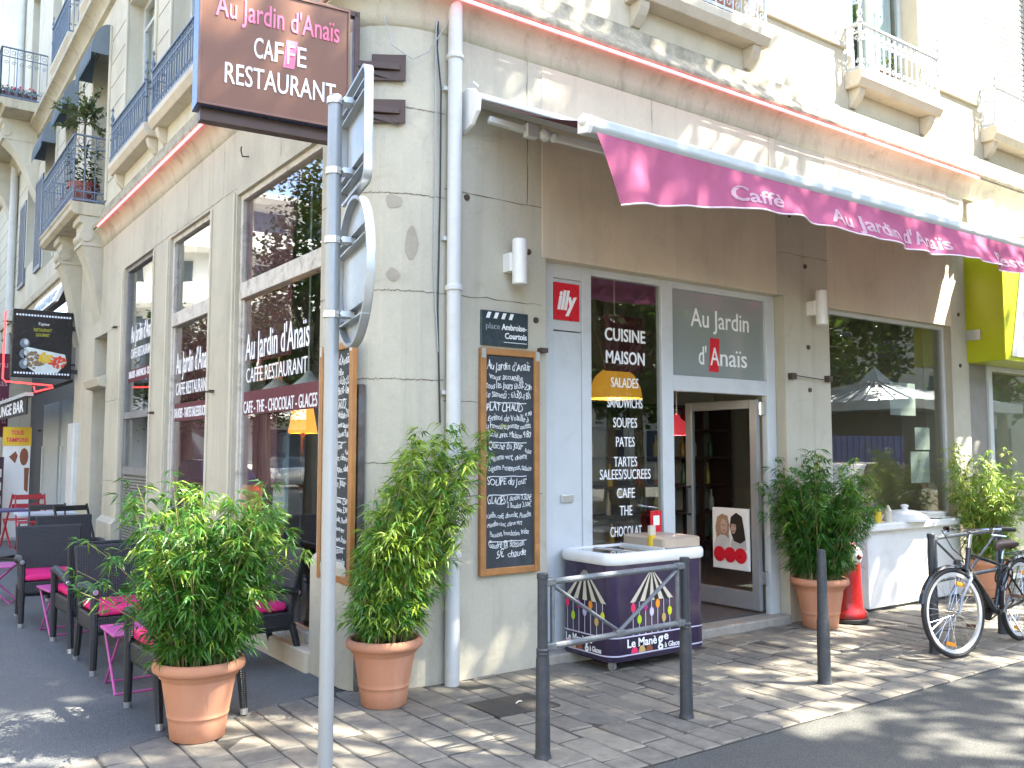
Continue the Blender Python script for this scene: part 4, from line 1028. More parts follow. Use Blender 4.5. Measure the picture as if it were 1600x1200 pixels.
m = MB(); put_text(m, "Tajine", (2.18, ys, 3.60), X, Z, width=.16, size=.06, align='C', shear=.3); m.build("lettering", WHITE_TXT, mb_)
m = MB(); put_text(m, "RESTAURANT", (2.17, ys, 3.50), X, Z, width=.26, size=.07, align='C', weight=.02); put_text(m, "GOURMET", (2.17, ys, 3.42), X, Z, width=.2, size=.07, align='C', weight=.02); m.build("lettering", simple("olive_lettering", (.35, .33, .02), .5, bump=0), mb_)
m = MB(); m.prism([(-.3, .12), (-.27, .2), (0, .15), (.3, .1), (.33, -.02), (.2, -.2), (-.1, -.22), (-.26, -.1)], (2.2, ys, 3.05), X, Z, (0, -.002, 0)); m.build("plate_picture", simple("plate_white", (.55, .62, .62), .5, bump=0), mb_)
fr = random.Random(4)
def blobs(name, c_, cx, cz, rx, rz, n, s_, y_):
    mm = MB()
    for i in range(n):
        a = fr.uniform(0, 6.28); q = math.sqrt(fr.random()); px_ = cx + rx * q * math.cos(a); pz_ = cz + rz * q * math.sin(a)
        mm.prism(ell(0, 0, s_ * fr.uniform(.5, 1), s_ * fr.uniform(.4, .9), 7, fr.uniform(0, 3)), (px_, ys - y_, pz_), X, Z, (0, -.0015 - .001 * fr.random(), 0))
    mm.build(name, simple("print_" + name, c_, .6, var=.3, vs=60, bump=0), mb_)
blobs("meat", (.20, .13, .07), 2.07, 3.04, .14, .13, 46, .035, .003); blobs("fries", (.62, .42, .03), 2.22, 3.08, .09, .08, 30, .03, .005); blobs("tomato", (.55, .05, .02), 2.40, 3.02, .12, .09, 46, .03, .006)
m = MB()
for z_ in (3.30, 3.13, 2.97): m.prism([(.075 * math.cos(t_ * .35) * .9, .075 * math.sin(t_ * .35)) for t_ in range(18)], (1.92, ys, z_), X, Z, (0, -.002, 0))
m.build("round_picture", simple("print_blue_grey", (.14, .17, .22), .5, var=.5, vs=25, bump=0), mb_)
m = MB()
for z_ in (3.31, 3.14, 2.98): m.prism(ell(0, 0, .03, .045, 10), (1.94, ys - .003, z_ + .01), X, Z, (0, -.002, 0))
m.build("round_picture", simple("print_pale_grey", (.5, .55, .55), .5, bump=0), mb_)
rn = thing("red_neon_outline", "thin red neon line running down beside the black menu sign and along below it", "neon tube", (1.66, 16.1, 3.2))
m = MB(); m.tube([(1.68, 16.1, 3.82), (1.66, 16.1, 3.78), (1.66, 16.1, 2.74), (1.70, 16.1, 2.70), (2.36, 16.1, 2.66), (2.38, 16.1, 2.63), (2.12, 16.1, 2.55), (2.10, 16.1, 2.64)], .014, 6); m.build("glass_tube", NEON_R, rn, smooth=True)
m = MB(); m.box(2.3, 2.72, 16.15, 16.19, 3.0, 3.03); m.box(1.64, 2.7, 16.14, 16.17, 3.65, 3.67); m.build("tube_bracket", DARK_GREY, rn)
ws = thing("white_fascia_board", "tilted white board with blue lettering above the bar, behind the black menu sign", "sign", (2.5, 18, 4.3))
m = MB(); m.add([(2.56, 16.5, 4.50), (2.40, 16.5, 4.10), (2.40, 19.6, 4.10), (2.56, 19.6, 4.50), (2.62, 16.5, 4.50), (2.46, 16.5, 4.10), (2.46, 19.6, 4.10), (2.62, 19.6, 4.50)], [(0, 1, 2, 3), (7, 6, 5, 4), (0, 4, 5, 1), (1, 5, 6, 2), (2, 6, 7, 3), (3, 7, 4, 0)]); m.build("board", WHITE_PLASTIC, ws)
m = MB(); put_text(m, "BRASSERIE", (2.412, 19.3, 4.16), (0, -1, 0), (.16, 0, .40), width=2.5, size=.30, weight=.01); m.build("lettering", simple("pale_blue_letters", (.22, .32, .42), .5, bump=0), ws)
rb = thing("roll_up_banner", "yellow topped white banner reading TOUS TAMPONS standing on the bar terrace", "banner", (2.15, 18.5, 0))
m = MB(); m.box(1.96, 2.40, 18.5, 18.52, .05, 1.72); m.build("banner_sheet", WHITE_PLASTIC, rb)
m = MB(); m.box(1.95, 2.41, 18.49, 18.5, 1.70, 2.04); m.build("yellow_header", YELLOW, rb)
m = MB(); put_text(m, "TOUS", (2.18, 18.488, 1.90), X, Z, width=.2, size=.11, align='C', weight=.03); put_text(m, "TAMPONS", (2.18, 18.488, 1.77), X, Z, width=.36, size=.11, align='C', weight=.03); m.build("lettering", P_RED, rb)
m = MB(); m.prism(ell(0, 0, .07, .16, 12), (2.30, 18.5, 1.5), X, Z, (0, -.004, 0)); m.prism([(-.08, 0), (.02, .1), (.06, .02), (.02, -.12)], (2.14, 18.5, 1.5), X, Z, (0, -.004, 0)); m.prism([(-.03, .2), (.05, .2), (.04, -.25), (-.02, -.2)], (2.34, 18.5, 1.1), X, Z, (0, -.003, 0)); m.build("brown_print", P_BROWN, rb)
m = MB(); m.box(1.9, 2.46, 18.42, 18.62, .006, .06); m.build("banner_foot", ALU, rb)
mbd = thing("picture_menu_board", "dark menu board with small white pictures beside the yellow topped banner", "menu board", (1.75, 18.0, 0))
m = MB(); m.box(1.52, 1.93, 18.0, 18.04, .15, 1.5); m.build("board", simple("dark_maroon_board", (.04, .012, .02), .5), mbd)
m = MB()
for z_ in (.45, .68, .92, 1.15): m.box(1.6, 1.9, 17.992, 18.0, z_, z_ + .14)
m.build("pictures", simple("pale_prints", (.55, .55, .52), .5, var=.4, vs=25, bump=0), mbd)
m = MB()
for x_ in (1.55, 1.9): m.bar((x_, 17.98, .006), (x_, 18.02, .2), .03); m.bar((x_, 18.3, .006), (x_, 18.03, 1.0), .03)
m.build("board_legs", BLACK, mbd)
mp = thing("maroon_menu_panel", "maroon menu panel with pale writing behind the red neon outline", "menu board", (2.2, 22, 2.5))
m = MB(); m.box(1.5, 2.4, 22.0, 22.04, 1.9, 3.7); m.build("panel", simple("maroon_panel", (.09, .008, .025), .5), mp)
m = MB()
for k, s_ in enumerate(("menu", "pizzas", "grill", "desserts")): put_text(m, s_, (2.36, 21.995, 3.4 - k * .4), X, Z, width=.4, size=.2, align='R')
m.build("lettering", simple("pale_pink_letters", (.45, .25, .28), .5, bump=0), mp)

# ------------------------------------------------------------------ wall lamps, plate, chalkboards
for x_, y0, lb in ((3.855, YA, "white cylindrical wall lamp on the stone pier above the street name plate"), (7.50, YA, "white cylindrical wall lamp on the stone pier between the door and the counter window")):
    t = thing("wall_lamp", lb, "wall lamp", (x_, y0, 3.0), group="cylinder wall lamps")
    m = MB(); m.lathe([(.05, 0), (.056, .006), (.056, .334), (.05, .34), (.042, .335), (.042, .3)], (x_, y0 - .13, 2.83), 24); m.build("lamp_body", WHITE_PLASTIC, t, smooth=True)
    m = MB(); m.box(x_ - .065, x_ + .01, y0 - .10, y0, 2.93, 3.07); m.build("mounting_box", WHITE_PLASTIC, t, bevel=.006)
sp = thing("street_name_plate", "dark enamel plate reading place Ambroise-Courtois above the chalkboard", "street sign", (3.8, YA, 2.52))
m = MB(); m.box(3.59, 4.015, YA - .018, YA, 2.375, 2.635); m.build("plate", simple("dark_enamel", (.035, .05, .058), .25, var=.2), sp, bevel=.004)
m = MB()
for i in range(4): m.prism([(0, 0), (.03, 0), (.048, .045), (.018, .045)], (3.63 + i * .068, YA - .018, 2.578), X, Z, (0, -.002, 0))
put_text(m, "Ambroise-", (4.0, YA - .019, 2.50), X, Z, width=.23, size=.062, align='R', weight=.02); put_text(m, "Courtois", (4.0, YA - .019, 2.435), X, Z, width=.20, size=.062, align='R', weight=.02)
m.box(3.79, 4.0, YA - .02, YA - .018, 2.405, 2.409); m.build("lettering", WHITE_TXT, sp)
m = MB(); put_text(m, "place", (3.63, YA - .019, 2.50), X, Z, width=.125, size=.062); m.build("lettering", simple("grey_lettering", (.3, .33, .34), .5, bump=0), sp)
BOARD = [(.93, "Au Jardin d'Anaïs", .95, .075), (.885, "vous accueille", .72, .055), (.842, "tous les Jours 6h30-22h", .98, .062), (.80, "le samedi : 6h30-18h", .96, .062), None,
         (.735, "PLAT CHAUD", .78, .075), (.718, "9,90", .14, .035, .84), (.69, "Emincé de Volaille à", .88, .055), (.65, "la Forestière, pomme sautées", .97, .05), (.612, "Haché avec Maison 9.80", .97, .052), None,
         (.555, "Quiche du Jour", .74, .065), (.532, "4,60", .15, .04, .83), (.505, "• Légume vert, chèvre", .88, .05), (.455, "• Légume Provençaux, salade", .97, .05), None,
         (.385, "SOUPE du Jour", .86, .062), None, (.295, "GLACES", .38, .07), (.312, "1 Boule 2,50€", .54, .045, .44), (.275, "2 Boules 3,50€", .54, .045, .44), (.232, "Vanille, café, chocolat, Pistache", .97, .045), (.192, "Menthe-choc, citron vert", .75, .042), (.145, "Passion, framboise, fraise", .85, .045), None,
         (.092, "Gaufre @ Boisson", .76, .06), (.045, "5€  chaude", .64, .062, .22)]
RULES = (.775, .585, .425, .338, .12)
def chalkboard(label, O, U, N, w_, z0, z1, seed):
    O = Vector(O); U = Vector(U); N = Vector(N); t = thing("chalkboard", label, "chalkboard", (O.x, O.y, z0), group="cafe chalkboards")
    def slab(mm, a, b, c, d, n0, n1):
        p = O + U * a + N * n0; q = O + U * b + N * n1; mm.box(p.x, q.x, p.y, q.y, c, d)
    f = .05; mm = MB(); slab(mm, 0, f, z0, z1, 0, .04); slab(mm, w_ - f, w_, z0, z1, 0, .04); slab(mm, f, w_ - f, z1 - f, z1, 0, .038); slab(mm, f, w_ - f, z0, z0 + f, 0, .038); mm.build("board_frame", OAK, t, bevel=.005)
    mm = MB(); slab(mm, f, w_ - f, z0 + f, z1 - f, 0, .02); mm.build("slate", SLATE, t)
    mm = MB(); slab(mm, .005, .04, z1 - .075, z1 - .005, .04, .044); slab(mm, w_ - .04, w_ - .005, z1 - .075, z1 - .005, .04, .044); mm.build("corner_clip", ALU, t)
    mm = MB(); rr = random.Random(seed); iw = w_ - 2 * f - .02; H = z1 - z0 - 2 * f; Zv = Vector((0, 0, 1))
    for e in BOARD:
        if e is None: continue
        y_, s_, wf, sz = e[:4]; xo = e[4] if len(e) > 4 else (0 if wf > .9 else rr.uniform(0, .08)); ph = rr.uniform(0, 6); sl = rr.uniform(-.015, .02)
        put_text(mm, s_, O + U * (f + .01 + xo * iw) + N * .021 + Zv * (z0 + f + y_ * H), U, Zv, width=min(wf, .99 - xo) * iw, size=sz * 1.2, weight=0.0, shear=.1, depth=.001,
                 warp=lambda a, b, ph=ph, sl=sl: (a + .004 * math.sin(b * 90 + a * 40 + ph), b * (1 + .18 * math.sin(a * 55 + ph)) + .005 * math.sin(a * 38 + ph) + sl * a))
    for y_ in RULES:
        pts = [O + U * (f + .02 + iw * (.04 + .8 * i / 10)) + N * .022 + Zv * (z0 + f + y_ * H + .002 * math.sin(i * 1.3)) for i in range(11)]; mm.tube(pts, .0035, 4)
    mm.build("chalk_writing", CHALK, t)
    return t
chalkboard("wood framed chalkboard menu hanging on the pier under the street name plate", (3.575, YA, 0), (1, 0, 0), (0, -1, 0), .535, .71, 2.355, 1)
chalkboard("wood framed chalkboard menu partly hidden behind the grey sign pole", (XB - .01, 6.12, 0), (0, -1, 0), (-1, 0, 0), .545, .70, 2.36, 2)

# ------------------------------------------------------------------ projecting brown sign
ps = thing("projecting_sign", "brown double-sided cafe restaurant sign projecting from the corner", "sign", (2.9, 5.48, 4.2))
SA = math.radians(-6); SU = Vector((math.cos(SA), math.sin(SA), 0)); SN = Vector((SU.y, -SU.x, 0)); SO = Vector((1.575, 5.60, 3.78))
def sbox(mm, a, b, c, d, n0, n1):
    mm.obox(SO + SU * ((a + b) / 2) + SN * ((n0 + n1) / 2) + Vector((0, 0, (c + d) / 2)), SU * ((b - a) / 2), SN * ((n1 - n0) / 2), Vector((0, 0, (d - c) / 2)))
SW, SH = .99, .84
m = MB(); sbox(m, 0, SW, 0, SH, -.18, 0); m.build("sign_case", SKYLIT_SIDE, ps, bevel=.006)
m = MB(); sbox(m, .012, SW - .012, .012, SH - .012, 0, .004); m.build("sign_face", BROWN_SIGN, ps)
m = MB(); sbox(m, 0, SW, -.0, .014, 0, .012); sbox(m, 0, SW, SH - .014, SH, 0, .012); sbox(m, 0, .014, .014, SH - .014, 0, .012); sbox(m, SW - .014, SW, .014, SH - .014, 0, .012); m.build("face_frame", simple("brown_frame", (.17, .085, .06), .35, .2, var=.05), ps, bevel=.002)
m = MB(); sbox(m, .03, SW - .02, -.085, 0, -.13, -.05); m.build("lower_rail", BROWN_METAL, ps, bevel=.004)
m = MB(); sbox(m, SW + .06, SW + .10, -.06, SH + .04, -.12, -.07); sbox(m, -.0, SW + .10, SH + .01, SH + .05, -.12, -.07)
e0 = SO + SU * (SW + .08) + SN * -.095; 
for z_, hz in ((4.30, .17), (3.985, .15)):
    p = Vector((e0.x, e0.y, z_)); q = Vector((2.93, 5.46, z_)); m.bar(p, q, .05, .045); m.add([p + Vector((0, 0, -.03)), q + Vector((0, 0, -.03)), q + Vector((0, 0, -.10))], [(0, 1, 2)])
    d = Vector((2.96 - 2.76, 5.46 - 5.585, 0)).normalized(); nn = Vector((d.y, -d.x, 0)); c = Vector((2.865, 5.50, z_)) + nn * -.0
    m.obox(c, d * .12, nn * .008, Vector((0, 0, hz / 2 + .01)))
m.build("wall_bracket", BROWN_METAL, ps, bevel=.003)
def stext(mm, s_, a, z_, w_, size, weight): put_text(mm, s_, SO + SU * a + SN * .005 + Vector((0, 0, z_)), SU, Z, width=w_, size=size, weight=weight, depth=.004)
m = MB(); stext(m, "Au Jardin d'Anaïs", .10, .595, .815, .205, .006); m.build("pink_lettering", PINK_TXT, ps)
m = MB(); stext(m, "CA", .345, .37, .125, .195, .004); stext(m, "F", .48, .37, .055, .195, .004); stext(m, "E", .63, .37, .06, .195, .004); stext(m, "RESTAURANT", .165, .165, .73, .195, .004); m.build("white_lettering", WHITE_TXT, ps)
m = MB(); m.prism([(-.005, 0), (.07, 0), (.09, .19), (.015, .19)], SO + SU * .54 + SN * .005 + Vector((0, 0, .345)), SU, Z, SN * .002); m.build("pink_letter_square", PINK_TXT, ps)
m = MB(); put_text(m, "F", SO + SU * .56 + SN * .0075 + Vector((0, 0, .37)), SU, Z, width=.052, size=.195, depth=.004); m.build("white_lettering", simple("pale_pink_letter", (.80, .5, .58), .5, bump=0), ps)

# ------------------------------------------------------------------ traffic sign post seen from behind
tp = thing("traffic_sign_post", "grey metal post with the backs of a square and a round road sign", "traffic sign", (1.58, 3.52, 0))
PX, PY = 1.575, 3.515
m = MB(); m.lathe([(.031, -.05), (.031, 3.12), (.027, 3.135), (.004, 3.137)], (PX, PY, 0), 24); pole = m.build("pole", POLE_GREY, tp, smooth=True)
TU = Vector((-.235, -.972, 0)).normalized(); TN = Vector((-TU.y, TU.x, 0))  # along the panel, and away from the pole
if TN.x < 0: TN = -TN
TC = Vector((PX, PY, 0)) + TN * .085
def rrect(hw, hh, r, n=6):
    pts = []
    for cx, cy, a0 in ((hw - r, hh - r, 0), (-hw + r, hh - r, 90), (-hw + r, -hh + r, 180), (hw - r, -hh + r, 270)):
        for i in range(n + 1):
            a = math.radians(a0 + 90 * i / n); pts.append((cx + r * math.cos(a), cy + r * math.sin(a)))
    return pts
for nm, poly, zc, rails in (("square_sign_panel", rrect(.25, .25, .05), 2.955, (.155, -.155)), ("round_sign_panel", ell(0, 0, .325, .325, 56), 2.37, (.13, -.19))):
    Vz = Vector((0, 0, 1)); O_ = TC + Vz * zc
    mm = MB(); mm.prism(poly, O_ + TN * .02, TU, Vz, TN * .003); pan = mm.build(nm, GALV, tp)
    mm = MB(); k_ = len(poly); inner = [(a * .955, b * .955) for a, b in poly]
    vs = [O_ + TN * d + TU * a + Vz * b for d, pl in ((-.012, poly), (-.012, inner), (.024, poly), (.019, inner)) for a, b in pl]
    fs = []
    for i in range(k_):
        j = (i + 1) % k_; fs += [(i, j, k_ + j, k_ + i), (i, 2 * k_ + i, 2 * k_ + j, j), (k_ + i, k_ + j, 3 * k_ + j, 3 * k_ + i)]
    mm.add(vs, fs); mm.build("panel_rim", GALV, pan, smooth=True)
    hw = .235 if nm[0] == 's' else .29
    for z_ in rails:
        mm = MB(); c = O_ + Vz * z_ + TN * .004; L = hw if nm[0] == 's' else math.sqrt(.31 ** 2 - z_ ** 2)
        mm.obox(c + TN * .014, TU * L, TN * .003, Vz * .026); mm.obox(c + Vz * .022, TU * L, TN * .017, Vz * .003); mm.obox(c - Vz * .022, TU * L, TN * .017, Vz * .003)
        mm.build("stiffening_rail", GALV, pan)
        mm = MB(); mm.lathe([(.033, -.016), (.037, -.014), (.037, .014), (.033, .016)], (PX, PY, zc + z_), 22, cap=False); c0 = Vector((PX, PY, zc + z_))
        mm.obox(c0 + TN * .06, TN * .03, TU * .022, Vz * .013); mm.obox(c0 + TN * .05 + TU * .03, TN * .02, TU * .012, Vz * .012); mm.cyl(c0 - TU * .045 + TN * .03, c0 + TU * .045 + TN * .03, .006, n=6)
        mm.build("clamp", ALU, tp)

# ------------------------------------------------------------------ barriers and bollards at the kerb
def make_barrier(label, p, q, hgt=.955):
    P = Vector((p[0], p[1], 0)); Q = Vector((q[0], q[1], 0)); t = thing("street_barrier", label, "barrier", P, group="grey street barriers")
    d = (Q - P).normalized(); L = (Q - P).length
    for base in (P, Q):
        mm = MB(); mm.lathe([(.047, 0), (.043, .012), (.040, .03), (.036, .50), (.033, .52), (.033, .53), (.035, .535), (.033, .54), (.033, .55), (.035, .555), (.033, .56), (.028, .565), (.027, hgt - .03), (.031, hgt - .028), (.031, hgt - .004), (.026, hgt)], base, 22)
        mm.build("post", DARK_GREY, t, smooth=True, sharp=30)
    a, b = .07, L - .07
    def pt(u, z_): return P + d * u + Vector((0, 0, z_))
    mm = MB(); mm.tube([pt(.03, .905), pt(L - .03, .905)], .017, 10); mm.build("top_rail", MID_GREY, t, smooth=True)
    mm = MB(); mm.tube([pt(.03, .565), pt(L - .03, .565)], .017, 10); mm.build("lower_rail", MID_GREY, t, smooth=True)
    for u in (a, b): mm = MB(); mm.tube([pt(u, .565), pt(u, .905)], .013, 8); mm.build("side_upright", MID_GREY, t, smooth=True)
    for u in (a, b): mm = MB(); mm.tube([pt(u, .885), pt(L / 2, .58)], .011, 8); mm.build("diagonal_brace", MID_GREY, t, smooth=True)
    mm = MB()
    for u, z_ in ((.05, .905), (L - .05, .905), (.05, .565), (L - .05, .565), (L / 2, .57)): mm.obox(pt(u, z_), d * .03, d.orthogonal().cross(d).normalized() * .02, d.orthogonal().normalized() * .02) if False else mm.bar(pt(u - .035, z_), pt(u + .035, z_), .04, .042)
    mm.build("rail_joint", MID_GREY, t, bevel=.008)
make_barrier("dark grey barrier with a V brace standing in front of the ice cream freezer", (2.94, 3.83), (4.09, 3.90))
make_barrier("dark grey barrier beside the parked black bicycle", (6.96, 3.95), (8.2, 4.02), .945)
t = thing("bollard", "single dark grey steel bollard in front of the bamboo by the door", "bollard", (5.44, 3.89, 0))
m = MB(); m.lathe([(.052, 0), (.048, .015), (.046, .03), (.043, .42), (.040, .435), (.038, .45), (.030, .90), (.028, .912), (.018, .918)], (5.44, 3.89, 0), 24); m.build("bollard_post", DARK_GREY, t, smooth=True, sharp=30)

# ------------------------------------------------------------------ ice cream freezer
fz = thing("ice_cream_freezer", "aubergine ice cream freezer on castors printed with striped carousels", "freezer", (4.93, 5.2, 0))
FX0, FX1, FY0, FY1 = 4.395, 5.41, 4.92, 5.52
def rfoot(inset, r, n=7):
    hw = (FX1 - FX0) / 2 - inset; hh = (FY1 - FY0) / 2 - inset; return [(a, b) for a, b in rrect(hw, hh, r, n)]
FC = ((FX0 + FX1) / 2, (FY0 + FY1) / 2)
def fring(inset, r): return [Vector((FC[0] + a, FC[1] + b, 0)) for a, b in rfoot(inset, r)]
def loft(mm, rings, cap0=True, cap1=True):
    vs = []; n_ = len(rings[0][0])
    for pts, z_ in rings: vs += [(p.x, p.y, z_) for p in pts]
    fs = [(i * n_ + k, i * n_ + (k + 1) % n_, (i + 1) * n_ + (k + 1) % n_, (i + 1) * n_ + k) for i in range(len(rings) - 1) for k in range(n_)]
    if cap0: fs.append(tuple(range(n_ - 1, -1, -1)))
    if cap1: fs.append(tuple((len(rings) - 1) * n_ + k for k in range(n_)))
    mm.add(vs, fs)
m = MB(); loft(m, [(fring(.01, .10), .075), (fring(0, .11), .09), (fring(0, .11), .775)]); m.build("freezer_body", PURPLE, fz, smooth=True, sharp=50)
m = MB(); loft(m, [(fring(-.004, .11), .77), (fring(-.016, .12), .785), (fring(-.016, .12), .83), (fring(-.006, .11), .85), (fring(.03, .09), .855), (fring(.07, .06), .845), (fring(.075, .06), .83)], False, False); m.build("freezer_rim", WHITE_PLASTIC, fz, smooth=True, sharp=60)
m = MB(); m.box(FX0 + .06, 4.99, FY0 + .06, FY1 - .06, .838, .844); m.build("glass_lid", GLASS, fz)
m = MB(); m.box(FX0 + .06, FX1 - .06, FY0 + .06, FY1 - .06, .60, .62); m.build("freezer_well", DARK_ROOM, fz)
m = MB(); m.box(4.985, 5.0, FY0 + .05, FY1 - .05, .84, .862); m.box(4.70, 4.712, FY0 + .06, FY1 - .06, .844, .852); m.build("lid_bar", WHITE_PLASTIC, fz, bevel=.003)
m = MB(); loft(m, [([Vector((5.21 + a, 5.22 + b, 0)) for a, b in rrect(.205, .25, .05)], .856), ([Vector((5.21 + a, 5.22 + b, 0)) for a, b in rrect(.205, .25, .05)], .92), ([Vector((5.21 + a, 5.22 + b, 0)) for a, b in rrect(.19, .235, .04)], .932)]); m.build("hinged_cover", BEIGE, fz, smooth=True, sharp=40)
m = MB()
for x_, y_ in ((FX0 + .1, FY0 + .1), (FX1 - .1, FY0 + .1), (FX0 + .1, FY1 - .1), (FX1 - .1, FY1 - .1)):
    mm = MB(); mm.cyl((x_ - .012, y_, .034), (x_ + .012, y_, .034), .034, n=16); w_ = mm.build("castor_wheel", simple("grey_castor", (.3, .3, .29), .6), fz, smooth=True)
    mm = MB(); mm.box(x_ - .02, x_ - .015, y_ - .02, y_ + .02, .03, .08); mm.box(x_ + .015, x_ + .02, y_ - .02, y_ + .02, .03, .08); mm.box(x_ - .025, x_ + .025, y_ - .025, y_ + .025, .072, .08); mm.build("castor_fork", ALU, w_)
for pts in ((.245, .255), (.115, .125)):
    mm = MB(); loft(mm, [(fring(-.0015, .11), pts[0]), (fring(-.0015, .11), pts[1])], False, False); mm.build("printed_stripe", simple("print_lilac_stripe", (.55, .52, .66), .4, bump=0), fz)
FACES = {'front': (Vector((FX0 + .1, FY0, 0)), Vector((1, 0, 0)), Vector((0, -1, 0)), .80), 'side': (Vector((FX0, FY1 - .04, 0)), Vector((0, -1, 0)), Vector((-1, 0, 0)), .46)}
PM = {}
def deco(col_, mat_): 
    if col_ not in PM: PM[col_] = (MB(), mat_)
    return PM[col_][0]
def carousel(face, c, w_):
    O_, U_, N_, _ = FACES[face]
    def pz(mm, poly, lv): mm.prism(poly, O_ + N_ * .001, U_, Z, N_ * (.001 + .0006 * lv))
    n_ = 9
    for i in range(n_):
        a = c - w_ / 2 + w_ * i / n_; b = c - w_ / 2 + w_ * (i + 1) / n_; ta = c + (a - c) * .06; tb = c + (b - c) * .06
        mm = deco('cream', CREAM_P) if i % 2 == 0 else deco('black', BLACK)
        pz(mm, [(a, .495), (b, .495), (tb, .715), (ta, .715)], 1)
    cols = (('red', P_RED, .455), ('green', P_GREEN, .365), ('mag', P_MAG, .455), ('lil', P_LILAC, .41), ('or', P_ORANGE, .465), ('tan', P_TAN, .355), ('lime', P_LIME, .40))
    for i, (k_, mt, z_) in enumerate(cols):
        u = c - w_ / 2 + w_ * (i + .45) / 7
        pz(deco('rod', simple("print_rod", (.5, .48, .6), .4, bump=0) if 'rod' not in PM else None), [(u - .003, .255), (u + .003, .255), (u + .003, .5), (u - .003, .5)], 0)
        pz(deco(k_, mt), ell(u, z_, .021, .033, 18), 2 + i * .1)
carousel('front', .31, .44); carousel('side', .275, .47)
for k_, (mm, mt) in PM.items(): mm.build("printed_" + {'cream': 'canopy', 'black': 'canopy_stripe', 'rod': 'pole'}.get(k_, 'ball'), mt, fz)
m = MB()
for face, a, s_ in (('front', .06, 1.1), ('side', .05, .8), ):
    O_, U_, N_, _ = FACES[face]; o = O_ + N_ * .0012
    put_text(m, "Le Manè", o + U_ * a + Vector((0, 0, .172)), U_, Z, width=.27 * s_, size=.085, weight=.018, depth=.001); put_text(m, "g", o + U_ * (a + .28 * s_) + Vector((0, 0, .155)), U_, Z, width=.05 * s_, size=.14, weight=.022, depth=.001); put_text(m, "e", o + U_ * (a + .34 * s_) + Vector((0, 0, .19)), U_, Z, width=.04 * s_, size=.085, weight=.018, depth=.001)
    put_text(m, "à Glaces", o + U_ * (a + .345 * s_) + Vector((0, 0, .133)), U_, Z, width=.16 * s_, size=.055, weight=.012, depth=.001)
m.build("printed_lettering", WHITE_TXT, fz)
for i, mt in enumerate((P_RED, P_TAN, P_BROWN)):
    mm = MB()
    for face, a in (('front', .13), ('side', .06)):
        O_, U_, N_, _ = FACES[face]; mm.prism([(a + i * .075 + .034 * math.cos(t_ * math.pi / 10), .127 + .048 * math.sin(t_ * math.pi / 10)) for t_ in range(11)], O_ + N_ * .001, U_, Z, N_ * .001)
    mm.build("printed_scoop", mt, fz)
t = thing("spoon_pot", "small yellow pot with a paper stack standing on the freezer rim", "pot", (5.03, 5.2, .85))
m = MB(); m.lathe([(.028, 0), (.032, .01), (.032, .085), (.028, .085), (.028, .02)], (5.02, 5.13, .862), 18); m.build("pot_body", YELLOW, t, smooth=True)
m = MB(); m.box(4.995, 5.05, 5.12, 5.15, .90, 1.02); m.build("paper_stack", CREAM_P, t)
t = thing("hanging_tag", "small red hanging sign on the glass above the freezer", "sign", (5.44, 5.53, 1.0))
m = MB(); m.box(5.37, 5.50, 5.50, 5.508, .90, 1.10); m.build("tag_face", RED_SIGN, t, bevel=.003); m = MB(); m.box(5.40, 5.47, 5.498, 5.4995, .98, 1.06); m.build("white_square", WHITE_TXT, t); m = MB(); m.tube([(5.40, 5.504, 1.10), (5.435, 5.504, 1.15), (5.47, 5.504, 1.10)], .003, 5); m.build("tag_string", BLACK, t)

# ------------------------------------------------------------------ red bin
t = thing("red_bin", "red rounded plastic bin with a white oval face beside the terracotta pot and the counter", "bin", (7.585, 5.15, 0))
m = MB(); m.lathe([(.175, 0), (.19, .015), (.19, .04), (.17, .05)], (7.585, 5.15, 0), 28); m.build("bin_base", BLACK, t, smooth=True)
m = MB(); m.lathe([(.172, .045), (.178, .06), (.172, .10), (.145, .13), (.138, .2), (.13, .4), (.126, .56), (.112, .66), (.075, .74), (.02, .77)], (7.585, 5.15, 0), 32); m.build("bin_body", RED, t, smooth=True, sharp=60)
m = MB(); m.ball((7.56, 5.065, .63), .085, 18, 10, sz=1.15); m.build("white_face", WHITE_PLASTIC, t, smooth=True)
m = MB(); m.ball((7.545, 4.99, .62), .028, 12, 8); m.build("face_dot", simple("dark_red_dot", (.16, .01, .015), .4), t, smooth=True)
# ------------------------------------------------------------------ bicycle
bk = thing("bicycle", "black city bicycle with white rimmed wheels parked against the grey barrier", "bicycle", (8.05, 3.80, 0), math.atan2(-.04, -1.1))
PAINT = simple("black_bike_paint", (.02, .021, .024), .22, var=.1, bump=0, coat=.5)
RIM = simple("pale_wheel_rim", (.66, .67, .66), .35, .3, var=.05, bump=0)
CHROME = simple("chrome", (.7, .7, .7), .15, 1.0, var=.03, bump=0)
RW = .345; hubR = Vector((0, 0, RW)); hubF = Vector((1.10, 0, RW)); BBk = Vector((.45, 0, .29)); headT = Vector((.855, 0, .83)); headB = Vector((.905, 0, .66)); seatT = Vector((.29, 0, .70))
steer = Matrix.Translation(hubF) @ Matrix.Rotation(math.radians(-13), 4, (headT - headB).normalized()) @ Matrix.Translation(-hubF)
sa = (headT - headB).normalized(); steer = Matrix.Translation(headB) @ Matrix.Rotation(math.radians(-13), 4, sa) @ Matrix.Translation(-headB)
